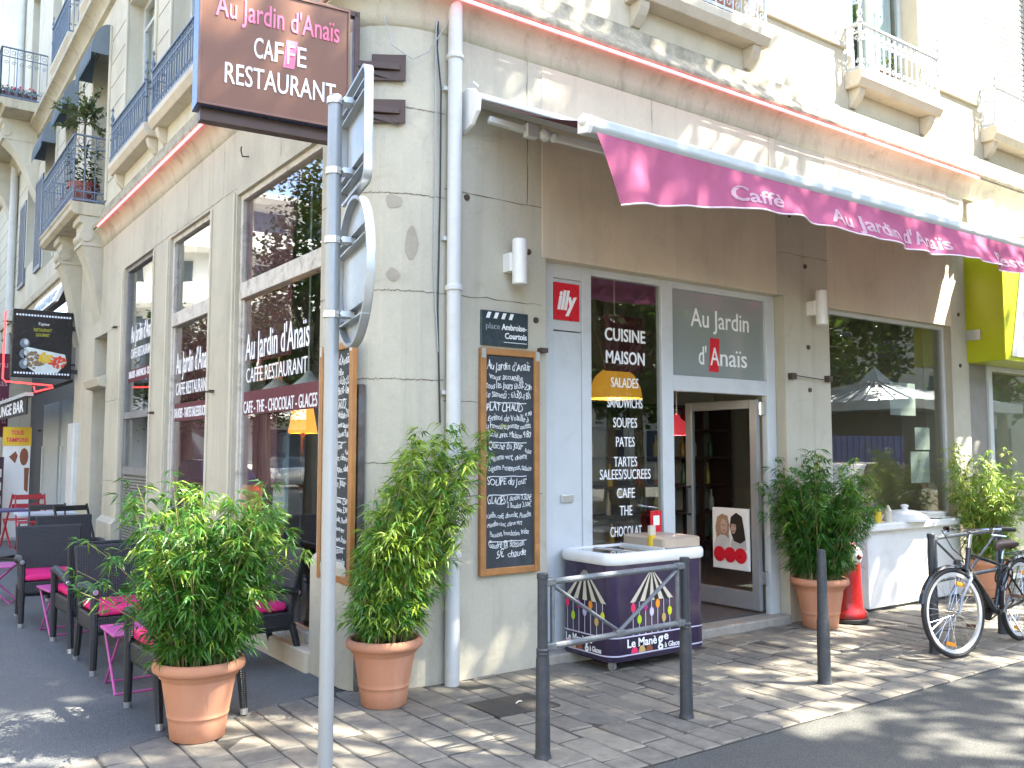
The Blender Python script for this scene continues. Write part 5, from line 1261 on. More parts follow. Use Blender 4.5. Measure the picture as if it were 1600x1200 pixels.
def wheel(hub, xf):
    mm = MB(); mm.xf = xf; mm.ring(hub, (1, 0, 0), (0, 0, 1), RW - .02, .02, 44, 8); w_ = mm.build("wheel", RUBBER, bk, local=True, smooth=True)
    mm = MB(); mm.xf = xf
    vs = []; fs = []; n = 44
    for i in range(n):
        a = 2 * math.pi * i / n
        for rr, yy in ((RW - .036, -.014), (RW - .036, .014), (RW - .062, .010), (RW - .062, -.010)): vs.append(hub + Vector((rr * math.cos(a), yy, rr * math.sin(a))))
    for i in range(n):
        j = (i + 1) % n
        for k in range(4): fs.append((i * 4 + k, j * 4 + k, j * 4 + (k + 1) % 4, i * 4 + (k + 1) % 4))
    mm.add(vs, fs); mm.build("rim", RIM, w_, local=True, smooth=True)
    mm = MB(); mm.xf = xf
    for i in range(32):
        a = 2 * math.pi * i / 32; b = a + (.35 if i % 4 < 2 else -.35); sd = .028 if i % 2 else -.028
        mm.tube([hub + Vector((.02 * math.cos(b), sd, .02 * math.sin(b))), hub + Vector(((RW - .06) * math.cos(a), 0, (RW - .06) * math.sin(a)))], .0013, 4)
    mm.build("spokes", CHROME, w_, local=True)
    mm = MB(); mm.xf = xf; mm.cyl(hub + Vector((0, -.045, 0)), hub + Vector((0, .045, 0)), .02, n=12); mm.cyl(hub + Vector((0, -.065, 0)), hub + Vector((0, .065, 0)), .007, n=8); mm.build("hub", CHROME, w_, local=True, smooth=True)
    mm = MB(); mm.xf = xf; mm.obox(hub + Vector((.06, 0, -.235)), (.045, 0, .012), (0, .008, 0), (-.004, 0, .014)); mm.obox(hub + Vector((-.1, 0, .21)), (.04, 0, .012), (0, .008, 0), (-.004, 0, .014)); mm.build("orange_reflector", P_ORANGE, w_, local=True, bevel=.003)
    mm = MB(); mm.xf = xf
    pts = [hub + Vector(((RW + .022) * math.cos(a), 0, (RW + .022) * math.sin(a))) for a in [math.radians(q) for q in range(15, 186, 9)]]
    vs = []; fs = []
    for p in pts:
        d = (p - hub).normalized()
        for yy, up in ((-.026, -.010), (-.014, .002), (.014, .002), (.026, -.010)): vs.append(p + Vector((0, yy, 0)) + d * up)
    for i in range(len(pts) - 1):
        for k in range(3): fs.append((i * 4 + k, i * 4 + k + 1, i * 4 + 5 + k, i * 4 + 4 + k))
    mm.add(vs, fs)
    return mm
wheel(hubR, None).build("mudguard", PAINT, bk, local=True, smooth=True); wheel(hubF, steer).build("mudguard", PAINT, bk, local=True, smooth=True)
m = MB()
m.tube([headB + (headT - headB) * .12, BBk], .026, 12); m.tube([headT - (headT - headB) * .25, seatT - (seatT - BBk) * .12], .016, 10); m.tube([BBk, seatT], .017, 10); m.tube([headB, headT], .02, 12)
for s_ in (-1, 1):
    m.tube([hubR + Vector((0, .055 * s_, 0)), seatT + Vector((.0, .015 * s_, -.06))], .008, 8); m.tube([hubR + Vector((0, .055 * s_, 0)), BBk + Vector((-.04, .03 * s_, 0))], .010, 8)
m.cyl(BBk + Vector((0, -.05, 0)), BBk + Vector((0, .05, 0)), .022, n=12)
m.build("frame", PAINT, bk, local=True, smooth=True)
m = MB(); m.xf = steer
for s_ in (-1, 1): m.tube([headB + Vector((.005, .02 * s_, -.03)), headB + Vector((.02, .05 * s_, -.06)), hubF + Vector((-.05, .055 * s_, .12)), hubF + Vector((0, .055 * s_, 0))], [.014, .014, .011, .009], 8)
m.obox(headB + Vector((.005, 0, -.03)), (.02, 0, 0), (0, .04, 0), (0, 0, .018)); m.build("fork", simple("silver_fork", (.35, .37, .4), .3, .6), bk, local=True, smooth=True)
m = MB(); m.xf = steer; tp_ = headT + sa * .12; m.tube([headT, tp_], .014, 8); m.tube([tp_, tp_ + Vector((.06, 0, .03))], .013, 8)
hb = tp_ + Vector((.06, 0, .03)); m.tube([hb + Vector((-.15, -.30, .0)), hb + Vector((-.10, -.24, .005)), hb + Vector((-.01, -.12, .0)), hb, hb + Vector((-.01, .12, .0)), hb + Vector((-.10, .24, .005)), hb + Vector((-.15, .30, .0))], .0115, 8); hbo = m.build("handlebar", CHROME, bk, local=True, smooth=True)
for s_ in (-1, 1):
    m = MB(); m.xf = steer; m.tube([hb + Vector((-.165, .32 * s_, 0)), hb + Vector((-.105, .245 * s_, .005))], .018, 10); m.build("grip", RUBBER, hbo, local=True, smooth=True)
    m = MB(); m.xf = steer; m.tube([hb + Vector((-.07, .2 * s_, -.01)), hb + Vector((-.02, .22 * s_, -.035)), hb + Vector((-.09, .29 * s_, -.05))], .006, 6); m.obox(hb + Vector((-.06, .19 * s_, .0)), (.015, 0, 0), (0, .018, 0), (0, 0, .014)); m.build("brake_lever", CHROME, hbo, local=True, smooth=True)
m = MB(); m.xf = steer; m.tube([hb + Vector((-.04, .18, -.02)), hb + Vector((.10, .12, -.02)), hb + Vector((.13, .04, -.16)), headB + Vector((.04, .02, .02)), headB + Vector((.0, .0, -.05))], .004, 6); m.tube([hb + Vector((-.04, -.18, -.02)), hb + Vector((.12, -.12, .0)), hb + Vector((.14, -.02, -.14)), headT + Vector((.02, -.02, -.1))], .004, 6); m.build("brake_cable", RUBBER, bk, local=True, smooth=True)
m = MB(); m.xf = steer; m.cyl(headB + Vector((.045, 0, .05)), headB + Vector((.10, 0, .05)), .028, .04, 14); m.build("headlight", CHROME, bk, local=True, smooth=True)
m = MB(); m.tube([seatT, seatT + Vector((-.035, 0, .09))], .013, 8); m.build("seat_post", CHROME, bk, local=True, smooth=True)
m = MB(); sc_ = seatT + Vector((-.04, 0, .115)); vs = []; fs = []; n = 12; stn = ((-.13, .03, .0), (-.125, .075, .012), (-.08, .092, .02), (-.02, .07, .018), (.05, .035, .012), (.12, .022, .004), (.145, .010, -.008))
for x_, hw, up in stn:
    for k in range(n):
        a = 2 * math.pi * k / n; vs.append(sc_ + Vector((x_, hw * math.cos(a), up + (.026 if math.sin(a) > 0 else .042) * math.sin(a))))
for i in range(len(stn) - 1):
    for k in range(n): fs.append((i * n + k, i * n + (k + 1) % n, (i + 1) * n + (k + 1) % n, (i + 1) * n + k))
fs += [tuple(range(n - 1, -1, -1)), tuple((len(stn) - 1) * n + k for k in range(n))]; m.add(vs, fs); m.build("saddle", simple("brown_saddle_leather", (.075, .045, .035), .5, var=.2), bk, local=True, smooth=True, sharp=70)
m = MB()
for s_ in (-1, 1): m.tube([Vector((.16, .06 * s_, .73)), Vector((-.36, .06 * s_, .73))], .005, 6); m.tube([Vector((-.22, .06 * s_, .73)), hubR + Vector((0, .06 * s_, 0))], .005, 6)
for x_ in (.12, 0, -.12, -.24, -.36): m.tube([Vector((x_, -.06, .73)), Vector((x_, .06, .73))], .005, 6)
m.build("luggage_rack", simple("dark_green_rack", (.03, .07, .06), .4, .3), bk, local=True, smooth=True)
m = MB(); m.cyl(Vector((-.37, 0, .70)), Vector((-.40, 0, .70)), .03, n=12); m.build("tail_light", P_RED, bk, local=True, smooth=True)
m = MB(); m.cyl(BBk + Vector((0, -.055, 0)), BBk + Vector((0, -.06, 0)), .085, n=26); m.cyl(hubR + Vector((0, -.045, 0)), hubR + Vector((0, -.05, 0)), .035, n=16); m.bar(BBk + Vector((-.02, -.0575, .085)), hubR + Vector((0, -.0475, .035)), .006, .01); m.bar(BBk + Vector((-.02, -.0575, -.085)), hubR + Vector((0, -.0475, -.035)), .006, .01); m.build("chainset", simple("dark_chain", (.06, .055, .05), .4, .8), bk, local=True)
for s_, dx in ((1, -1), (-1, 1)):
    e_ = BBk + Vector((.10 * dx, .08 * s_, -.13 * dx)); m = MB(); m.bar(BBk + Vector((0, .07 * s_, 0)), e_, .014, .024); m.build("crank_arm", CHROME, bk, local=True, bevel=.003); m = MB(); m.obox(e_ + Vector((0, .055 * s_, 0)), (.045, 0, .008), (0, .035, 0), (-.002, 0, .012)); m.build("pedal", simple("pedal_brown", (.12, .06, .035), .6), bk, local=True, bevel=.004)
m = MB(); m.tube([Vector((.36, .07, .29)), Vector((.30, .20, .02)), Vector((.26, .215, .004))], .009, 8); m.build("kickstand", CHROME, bk, local=True, smooth=True)
m = MB(); lr = random.Random(9)
for k in range(3): m.ring((.44 + .02 * k, .05 + .03 * k, .60 - .02 * k), (1, 0, .1), (0, .35, 1), .075 + .01 * k, .007, 20, 6)
m.build("cable_lock", RUBBER, bk, local=True, smooth=True)

# ------------------------------------------------------------------ wicker armchairs
FOOT = simple("brushed_foot_cap", (.6, .6, .62), .3, .8, var=.05)
def make_chair(label):
    t = thing("wicker_armchair", label, "armchair", (0, 0, 0), 0, "wicker armchairs on the cafe terrace")
    def sect(mm, secs):  # rectangular sections (x0,x1,y0,y1,z)
        vs = []; fs = []
        for x0, x1, y0, y1, z in secs: vs += [(x0, y0, z), (x1, y0, z), (x1, y1, z), (x0, y1, z)]
        for i in range(len(secs) - 1):
            for k in range(4): fs.append((i * 4 + k, i * 4 + (k + 1) % 4, i * 4 + 4 + (k + 1) % 4, i * 4 + 4 + k))
        fs += [(3, 2, 1, 0), tuple(len(vs) - 4 + k for k in range(4))]; mm.add(vs, fs)
    mm = MB(); sect(mm, [(-.25, .25, -.28, .24, .27), (-.265, .265, -.28, .27, .30), (-.265, .265, -.28, .27, .41)]); mm.build("seat", WICKER, t, local=True, bevel=.015)
    mm = MB(); sect(mm, [(-.262, .262, -.285, -.24, .27), (-.268, .268, -.285, -.235, .42), (-.285, .285, -.33, -.29, .72), (-.295, .295, -.355, -.318, .87)]); mm.build("backrest", WICKER, t, local=True, bevel=.014)
    for s_ in (-1, 1):
        mm = MB(); mm.tube([(.262 * s_, .25, .03), (.262 * s_, .252, .3), (.268 * s_, .25, .56), (.27 * s_, .235, .60)], [.024, .028, .029, .027], 10); l_ = mm.build("leg", WICKER, t, local=True, smooth=True)
        mm = MB(); mm.cyl((.262 * s_, .25, 0), (.262 * s_, .25, .036), .022, .025, 12); mm.build("foot_cap", FOOT, l_, local=True, smooth=True)
        mm = MB(); mm.tube([(.25 * s_, -.345, .03), (.25 * s_, -.315, .15), (.25 * s_, -.27, .32)], [.022, .026, .028], 10); l_ = mm.build("leg", WICKER, t, local=True, smooth=True)
        mm = MB(); mm.cyl((.25 * s_, -.349, 0), (.25 * s_, -.344, .036), .022, .025, 12); mm.build("foot_cap", FOOT, l_, local=True, smooth=True)
        mm = MB(); mm.tube([(.274 * s_, -.30, .545), (.278 * s_, -.15, .585), (.278 * s_, .05, .605), (.274 * s_, .2, .605), (.27 * s_, .285, .588)], [.026, .03, .031, .031, .028], 10); a_ = mm.build("arm", WICKER, t, local=True, smooth=True)
        mm = MB(); mm.cyl((.27 * s_, .283, .588), (.27 * s_, .296, .585), .022, .018, 12); mm.cyl((.274 * s_, -.30, .545), (.274 * s_, -.314, .541), .021, .017, 12); mm.build("arm_cap", FOOT, a_, local=True, smooth=True)
    mm = MB(); mm.box(-.245, .245, -.235, .285, .412, .475); c_ = mm.build("seat_cushion", CUSHION, t, local=True, bevel=.028); c_.modifiers["edge"].segments = 4
    for p in c_.data.polygons: p.use_smooth = True
    return t
ch0 = make_chair("black wicker armchair with pink cushion, half hidden right behind the bushy bamboo")
ch0.location = (1.655, 5.82, .006); ch0.rotation_euler = (0, 0, .05)
for x_, y_, rz, lb in ((1.62, 7.30, math.pi + .03, "black wicker armchair facing the one behind the bushy bamboo, pink table between them"), (1.60, 8.26, .04, "black wicker armchair in the outer row seen from its back, second pair along"), (1.46, 9.55, math.pi - .05, "black wicker armchair with its whole pink cushion in view, last of the outer row"),
                       (2.33, 6.70, math.pi / 2 + .05, "black wicker armchair set against the large shop window beside the chalkboard"), (2.17, 9.75, math.pi / 2 - .25, "black wicker armchair turned sideways near the second window post"), (1.86, 11.0, math.pi + .06, "black wicker armchair with only its broad back showing, next to the bar terrace")):
    c = copy_tree(ch0); c.location = (x_, y_, .006); c.rotation_euler = (0, 0, rz); c["label"] = lb
# small pink folding tables
def make_table(label):
    t = thing("pink_table", label, "table", (0, 0, 0), 0, "pink folding tables on the cafe terrace")
    mm = MB(); mm.box(-.21, .21, -.21, .21, .375, .395); mm.build("table_top", TABLE_PINK, t, local=True, bevel=.008)
    for s_ in (-1, 1):
        mm = MB(); mm.tube([(.18 * s_, -.19, 0), (.18 * s_, .19, .375)], .009, 8); mm.tube([(.165 * s_, .19, 0), (.165 * s_, -.19, .375)], .009, 8); mm.build("leg_cross", TABLE_PINK, t, local=True, smooth=True)
    mm = MB(); mm.tube([(-.18, -.19, .006), (.18, -.19, .006)], .008, 6); mm.tube([(-.165, .19, .006), (.165, .19, .006)], .008, 6); mm.build("foot_bar", TABLE_PINK, t, local=True, smooth=True)
    return t
tb0 = make_table("low pink metal table beside the bushy bamboo, between two wicker armchairs"); tb0.location = (1.56, 6.58, .006)
for x_, y_, rz, lb in ((1.50, 8.92, .1, "low pink metal table between the two middle wicker armchairs"), (1.13, 11.02, 1.3, "low pink metal table standing apart beyond the outer row of armchairs")):
    c = copy_tree(tb0); c.location = (x_, y_, .006); c.rotation_euler = (0, 0, rz); c["label"] = lb
# bar terrace furniture beyond
def bar_table(label, x_, y_, top):
    t = thing("bar_table", label, "table", (x_, y_, .006), 0, "tables of the neighbouring bar")
    mm = MB(); mm.box(-.36, .36, -.32, .32, .71, .74); mm.build("table_top", top, t, local=True, bevel=.006)
    mm = MB(); mm.cyl((0, 0, .02), (0, 0, .71), .035, n=12); mm.build("pedestal", BLACK, t, local=True, smooth=True)
    mm = MB(); mm.bar((-.26, -.26, .02), (.26, .26, .02), .06, .04); mm.bar((-.26, .26, .018), (.26, -.26, .018), .06, .036); mm.build("table_foot", BLACK, t, local=True)
bar_table("purple-blue topped table on the bar terrace", 1.58, 15.2, simple("purple_top", (.06, .05, .14), .4)); bar_table("pale topped bar table in front of the red chair", 2.05, 14.1, simple("pale_top", (.5, .53, .58), .4))
def folding_chair(label, x_, y_, rz, mt):
    t = thing("folding_chair", label, "folding chair", (x_, y_, .006), rz, "folding chairs of the neighbouring bar")
    mm = MB()
    for i in range(5): mm.box(-.2, .2, -.18 + i * .08, -.115 + i * .08, .44, .458)
    mm.build("seat", mt, t, local=True, bevel=.004)
    mm = MB(); mm.box(-.22, .22, -.30, -.28, .80, .87); mm.box(-.22, .22, -.29, -.27, .66, .72); mm.build("backrest", mt, t, local=True, bevel=.006)
    for s_ in (-1, 1): mm = MB(); mm.bar((.215 * s_, .2, 0), (.215 * s_, -.30, .88), .022, .03); mm.bar((.195 * s_, -.22, 0), (.195 * s_, .16, .45), .022, .03); mm.build("leg", mt, t, local=True)
REDP = simple("red_painted_wood", (.36, .02, .03), .4)
folding_chair("dark red folding chair with a pale stripe on its back, on the bar terrace", 2.2, 16.5, math.pi, REDP); folding_chair("dark red folding chair closest to the yellow topped banner", 2.12, 17.3, .2, REDP)
folding_chair("black slatted folding chair closest to the stone column", 2.3, 13.0, math.pi + .25, BLACK); folding_chair("black slatted folding chair beside the pale topped bar table", 1.98, 13.4, math.pi - .1, BLACK)

# ------------------------------------------------------------------ potted bamboo
def leaf(mb, p, d, nrm, L, W):
    sd = d.cross(nrm); 
    if sd.length < 1e-5: sd = d.orthogonal()
    sd.normalize(); n2 = sd.cross(d).normalized(); mid = p + d * (L * .38) + n2 * (L * .05); tip = p + d * L - Vector((0, 0, L * .16))
    a = mid + sd * W + n2 * W * .35; b = mid - sd * W + n2 * W * .35
    mb.add([p, a, tip, b, mid], [(0, 1, 4), (1, 2, 4), (0, 4, 3), (4, 2, 3)])
def potted_bamboo(label, x_, y_, seed, canes, hmin, hmax, spread, lean, lmat, scale=1.0, z0=0.0, dens=1.0, tint0=.42, extra=(), yellow=.08):
    rr = random.Random(seed); t = thing("potted_bamboo", label, "potted plant", (x_, y_, z0), 0, "bamboos in terracotta pots")
    k_ = scale
    mm = MB(); mm.lathe([(.14 * k_, .0), (.148 * k_, .006), (.160 * k_, .10 * k_), (.1645 * k_, .124 * k_), (.168 * k_, .128 * k_), (.169 * k_, .133 * k_), (.1675 * k_, .137 * k_), (.171 * k_, .16 * k_), (.199 * k_, .325 * k_), (.201 * k_, .335 * k_), (.215 * k_, .345 * k_), (.217 * k_, .36 * k_), (.232 * k_, .368 * k_), (.248 * k_, .38 * k_), (.252 * k_, .40 * k_), (.246 * k_, .425 * k_), (.232 * k_, .435 * k_), (.216 * k_, .428 * k_), (.21 * k_, .36 * k_)], n=48, cap=False); mm.build("terracotta_pot", TERRA, t, local=True, smooth=True, sharp=60)
    mm = MB(); mm.lathe([(.212 * k_, .385 * k_), (.1, .40 * k_), (.001, .405 * k_)], n=24, cap=False); mm.build("soil", SOIL, t, local=True)
    cm = MB(); lm = MB(); base = .39 * k_
    specs = []
    for i in range(canes):
        a = rr.uniform(0, 6.283); q = math.sqrt(rr.random()); ox = .16 * k_ * q * math.cos(a); oy = .16 * k_ * q * math.sin(a)
        h = rr.uniform(hmin, hmax) * (1 - .25 * q * rr.random()); out = spread * (.25 + .75 * q) * rr.uniform(.6, 1.1)
        specs.append((ox, oy, h, out * math.cos(a) + lean[0] * h, out * math.sin(a) + lean[1] * h))
    specs += list(extra)
    for ox, oy, h, tx, ty in specs:
        N = 9; pts = []
        for i in range(N):
            s_ = i / (N - 1); pts.append(Vector((ox + tx * s_ ** 1.5, oy + ty * s_ ** 1.5, base + h * s_ - .16 * h * (abs(tx) + abs(ty)) * s_ ** 3)))
        cm.tube(pts, [.0045 - .003 * i / (N - 1) for i in range(N)], 4)
        nn = int(h / .030 * dens)
        for j in range(nn):
            s_ = .09 + .91 * (j + rr.random()) / nn; f = s_ * (N - 1); i0 = min(N - 2, int(f)); p = pts[i0].lerp(pts[i0 + 1], f - i0)
            az = rr.uniform(0, 6.283); tl = rr.uniform(.04, .17) * (1.15 - .6 * s_); d = Vector((math.cos(az), math.sin(az), rr.uniform(-.1, .7))).normalized(); e = p + d * tl
            ct = tint0 + rr.gauss(0, .17) + .22 * (s_ - .5); ct = ct + .5 if rr.random() < yellow * .5 else ct
            nl = rr.randint(5, 9)
            for q in range(nl):
                fr_ = rr.uniform(.35, 1.0); b_ = p.lerp(e, fr_); aa = az + rr.gauss(0, .75); ld = Vector((math.cos(aa), math.sin(aa), rr.uniform(-.95, .35))).normalized()
                lm.tint = min(1, max(0, ct + rr.gauss(0, .07))); nv = Vector((rr.gauss(0, .5), rr.gauss(0, .5), 1)).normalized()
                leaf(lm, b_, ld, nv, rr.uniform(.05, .11), rr.uniform(.0045, .008))
    cm.build("bamboo_canes", CANE, t, local=True); lm.build("bamboo_leaves", lmat, t, local=True)
    return t
V1 = [(-.1, .05, .62, -.52, .12), (-.08, .1, .78, -.48, .16), (-.12, 0, .5, -.50, .05), (.1, -.02, .85, .30, -.25), (.08, 0, .80, .36, -.32), (.1, -.05, .9, .24, -.18), (.12, 0, .72, .40, -.30)]
potted_bamboo("bushy green bamboo in a terracotta pot in front of the wicker armchairs", 1.57, 5.23, 21, 78, .5, 1.13, .38, (.02, -.02), BAMBOO, 1.0, .004, 1.0, extra=V1, yellow=.05)
V2 = [(.05, 0, 1.25, .40, -.22), (.06, .02, 1.35, .42, -.24), (.08, 0, 1.62, .55, -.32), (.04, .05, 1.1, .36, -.15), (.1, 0, 1.4, .46, -.36)]
potted_bamboo("tall leaning bamboo in the terracotta pot at the building corner under the chalkboards", 2.73, 5.215, 33, 66, .6, 1.62, .20, (.21, -.14), BAMBOO, .97, .0, 1.0, extra=V2, tint0=.66, yellow=.2)
potted_bamboo("dense dark green bamboo in the terracotta pot between the cafe door and the red bin", 7.15, 5.14, 45, 76, .7, 1.34, .36, (-.02, -.02), BAMBOO, 1.04, .0, 1.0, tint0=.30, yellow=.03)
potted_bamboo("yellow-green bamboo in the terracotta pot behind the bicycle", 10.0, 5.0, 57, 46, .7, 1.36, .30, (-.03, 0), BAMBOO_B, 1.0, .0, .9, tint0=.55, yellow=.2, extra=[(-.1, 0, 1.4, -.5, .1), (-.1, .05, 1.25, -.45, .1)])

# ------------------------------------------------------------------ balcony plants
OLIVE = leafmat("olive_leaves", (.035, .06, .025), (.09, .13, .05), (.2, .24, .1), .2)
t = thing("potted_tree", "small round-headed potted tree in a red pot on the first floor balcony", "potted plant", (2.47, 14.62, 5.26))
m = MB(); m.lathe([(.13, 0), (.17, .26), (.19, .26), (.19, .33), (.16, .33), (.15, .28)], n=22, cap=False); m.build("plant_pot", simple("red_plastic_pot", (.20, .05, .035), .5), t, local=True, smooth=True)
m = MB(); m.tube([(0, 0, .25), (.01, 0, .6), (-.01, .01, 1.0), (0, 0, 1.35)], .014, 6); rr = random.Random(8); lm = MB()
for i in range(40):
    a = rr.uniform(0, 6.28); el = rr.uniform(-.5, 1.3); d = Vector((math.cos(a) * math.cos(el), math.sin(a) * math.cos(el), math.sin(el))); L = rr.uniform(.18, .42); p0 = Vector((0, 0, 1.15 + .2 * rr.random())); m.tube([p0, p0 + d * L], .004, 4)
    for q in range(14):
        b_ = p0 + d * L * rr.uniform(.35, 1.05); ld = (d + Vector((rr.gauss(0, .7), rr.gauss(0, .7), rr.gauss(0, .7)))).normalized(); lm.tint = min(1, max(0, rr.gauss(.45, .25))); leaf(lm, b_, ld, Vector((rr.gauss(0, .5), rr.gauss(0, .5), 1)).normalized(), rr.uniform(.06, .10), .016)
for i in range(260):
    a = rr.uniform(0, 6.28); q = .16 * math.sqrt(rr.random()); b_ = Vector((q * math.cos(a), q * math.sin(a), .33 + rr.random() ** 1.5 * .5)); lm.tint = rr.random() * .6; leaf(lm, b_, Vector((math.cos(a), math.sin(a), rr.uniform(-.3, .8))).normalized(), Vector((0, 0, 1)), .09, .02)
t.scale = (1.2, 1.2, 1.12); m.build("stem", simple("bark_stem", (.12, .09, .06), .8), t, local=True); lm.build("leaves", OLIVE, t, local=True)
def flower_pot(label, x_, y_, z_, w_, d_, c_, fl=None, foliage=60):
    t = thing("flower_box", label, "flower box", (x_, y_, z_)); mm = MB(); mm.add([(-w_ * .9, -d_ * .85, 0), (w_ * .9, -d_ * .85, 0), (w_ * .9, d_ * .85, 0), (-w_ * .9, d_ * .85, 0), (-w_, -d_, .16), (w_, -d_, .16), (w_, d_, .16), (-w_, d_, .16)], [(0, 3, 2, 1), (4, 5, 6, 7), (0, 1, 5, 4), (1, 2, 6, 5), (2, 3, 7, 6), (3, 0, 4, 7)]); mm.build("box", c_, t, local=True, bevel=.006)
    lm = MB(); rr = random.Random(int(x_ * 100))
    for i in range(foliage):
        b_ = Vector((rr.uniform(-w_, w_), rr.uniform(-d_, d_), .15 + rr.random() * .1)); lm.tint = rr.random(); leaf(lm, b_, Vector((rr.gauss(0, 1), rr.gauss(0, 1), .6)).normalized(), Vector((0, 0, 1)), .08, .02)
    lm.build("leaves", OLIVE, t, local=True)
    if fl:
        mm = MB()
        for i in range(9): mm.ball((rr.uniform(-w_, w_), rr.uniform(-d_, d_), .24 + rr.random() * .08), .022, 7, 5)
        mm.build("flowers", fl, t, local=True)
flower_pot("red flowering planter low inside the railing of the first floor balcony", 2.36, 15.5, 5.27, .08, .3, simple("brown_planter", (.12, .05, .035), .6), P_RED)
flower_pot("terracotta planter behind the window guard above the awning's chalkboard end", 6.0, 5.335, 5.58, .32, .06, TERRA)
flower_pot("small dark planter behind the middle window guard above the awning", 8.9, 5.335, 5.58, .14, .06, simple("dark_planter", (.09, .05, .04), .6), None, 24)
flower_pot("planter with trailing leaves behind the far second floor balcony railing", 2.2, 20.75, 8.84, .35, .09, simple("dark_planter_b", (.10, .04, .035), .6), P_RED, 160)

# ------------------------------------------------------------------ street trees (shade on the cafe, reflections in its windows)
BARK = stone("plane_bark", (.22, .19, .14), (.08, .07, .05), .8, grain=.2)
PLANE = leafmat("plane_leaves", (.025, .06, .012), (.06, .125, .025), (.14, .2, .04), .3)
def in_frame(P):
    d = Vector(P) - Vector((0, 0, 1.6)); zc = d.dot(CF)
    if zc < .1: return False
    u = d.dot(CR) / zc; v = d.dot(CU) / zc
    return abs(u) < .60 and -.46 < v < .46
GAPS = [(1.0, 6.0, .55), (.65, 5.5, .35), (2.3, 4.62, .42), (2.75, 4.15, .36), (3.15, 3.72, .34), (1.9, 4.95, .34), (2.0, 4.3, .3), (5.0, 2.6, .3), (6.3, 2.9, .3), (3.95, 4.9, .22), (4.6, 3.35, .34), (5.9, 2.2, .34), (8.6, 4.2, .45), (9.5, 4.6, .5), (8.93, 5.4, .5), (2.9, 3.2, .4), (.9, 5.0, .3)]
def in_gap(p, rr):   # openings in the crowns through which the sun reaches the ground
    k = p.z / SUN_DIR.z; gx = p.x - SUN_DIR.x * k; gy = p.y - SUN_DIR.y * k
    for a, b, r_ in GAPS:
        if (gx - a) ** 2 + (gy - b) ** 2 < (r_ * rr.uniform(.55, 1.1)) ** 2: return True
    return False
def tree(label, base, crown_c, rad, nclump, leaves, seed, lsize=(.10, .2), gaps=False):
    rr = random.Random(seed); B = Vector(base); C_ = Vector(crown_c); t = thing("plane_tree", label, "tree", base, 0, "plane trees along the street")
    mm = MB(); fork = B.lerp(C_, .45); fork.z = C_.z - rad[2] * .85; mm.tube([B, B + Vector((.02, .02, 1.2)), B.lerp(fork, .7), fork], [.24, .18, .15, .13], 10)
    cl = []
    for i in range(nclump):
        while True:
            q = Vector((rr.uniform(-1, 1), rr.uniform(-1, 1), rr.uniform(-1, 1)))
            if .3 < q.length < 1: break
        cl.append(C_ + Vector((q.x * rad[0], q.y * rad[1], q.z * rad[2])))
    for c in cl[::2]:
        md = fork.lerp(c, .5) + Vector((rr.gauss(0, .2), rr.gauss(0, .2), .3))
        if not in_frame(c): mm.tube([fork, md, c], [.06, .035, .01], 5)
    mm.build("trunk", BARK, t, smooth=True)
    lm = MB()
    for c in cl:
        cr = rr.uniform(.45, .95); tone = rr.gauss(.45, .16)
        for i in range(leaves):
            p = c + Vector((rr.gauss(0, cr * .5), rr.gauss(0, cr * .5), rr.gauss(0, cr * .38)))
            if in_frame(p) or (gaps and in_gap(p, rr)): continue
            s_ = rr.uniform(*lsize); d = Vector((rr.gauss(0, 1), rr.gauss(0, 1), rr.gauss(-.3, .6))).normalized(); lm.tint = min(1, max(0, tone + rr.gauss(0, .14)))
            nv = Vector((rr.gauss(0, .6), rr.gauss(0, .6), 1)).normalized(); sd = d.cross(nv).normalized()
            lm.add([p, p + d * s_ * .45 + sd * s_ * .5, p + d * s_, p + d * s_ * .45 - sd * s_ * .5], [(0, 1, 2, 3)])
    lm.build("crown", PLANE, t)
    return t
tree("street plane tree shading the cafe front, standing at the kerb behind the camera", (8.4, -2.2, -.012), (9.3, -1.3, 12.0), (3.9, 3.3, 3.0), 118, 135, 1, gaps=True)
tree("street plane tree shading the bicycle, next along the kerb", (15.6, -2.4, -.012), (15.6, -1.2, 9.4), (4.2, 2.8, 2.4), 104, 125, 2, gaps=True)
t3 = tree("plane tree across the street, reflected in the window above the counter", (18.5, -9.5, -.03), (18.5, -9.5, 6.5), (4.2, 4.0, 3.6), 90, 90, 3, (.16, .3))
for x_, y_, rz, s_, lb in ((26, -10.5, 1.2, 1.15, "plane tree behind the kiosk across the street"), (11.5, -13, 2.4, 1.0, "plane tree across the street reflected in the door transom"), (33, -5, .5, 1.1, "plane tree at the end of the square"), (30, -11.5, 2.9, 1.0, "plane tree at the rear corner of the kiosk"), (22.5, -12.5, 5.0, 1.05, "plane tree between the kiosk and the cream apartment block")):
    c = copy_tree(t3); c.location = (x_, y_, -.012); c.rotation_euler = (0, 0, rz); c.scale = (s_, s_, s_); c["label"] = lb
t4 = tree("slender street tree reflected in the terrace window beside the chalkboard", (-3.0, 20, -.012), (-3.0, 20, 6.2), (1.35, 1.35, 3.0), 46, 130, 6, (.07, .15))
for x_, y_, rz, s_, lb in ((-1.7, 27, 2.0, .62, "small street tree reflected in the middle terrace window"), (-4.1, 26.5, 3.0, .78, "leafy street tree reflected in the far half of the terrace window beside the chalkboard"), (-6.6, 34, 4.0, .8, "slender street tree in front of the white rounded building"), (-.9, 34, 1.0, .7, "small street tree far down the side street")):
    c = copy_tree(t4); c.location = (x_, y_, -.012); c.rotation_euler = (0, 0, rz); c.scale = (s_ * 1.3, s_ * 1.3, s_); c["label"] = lb
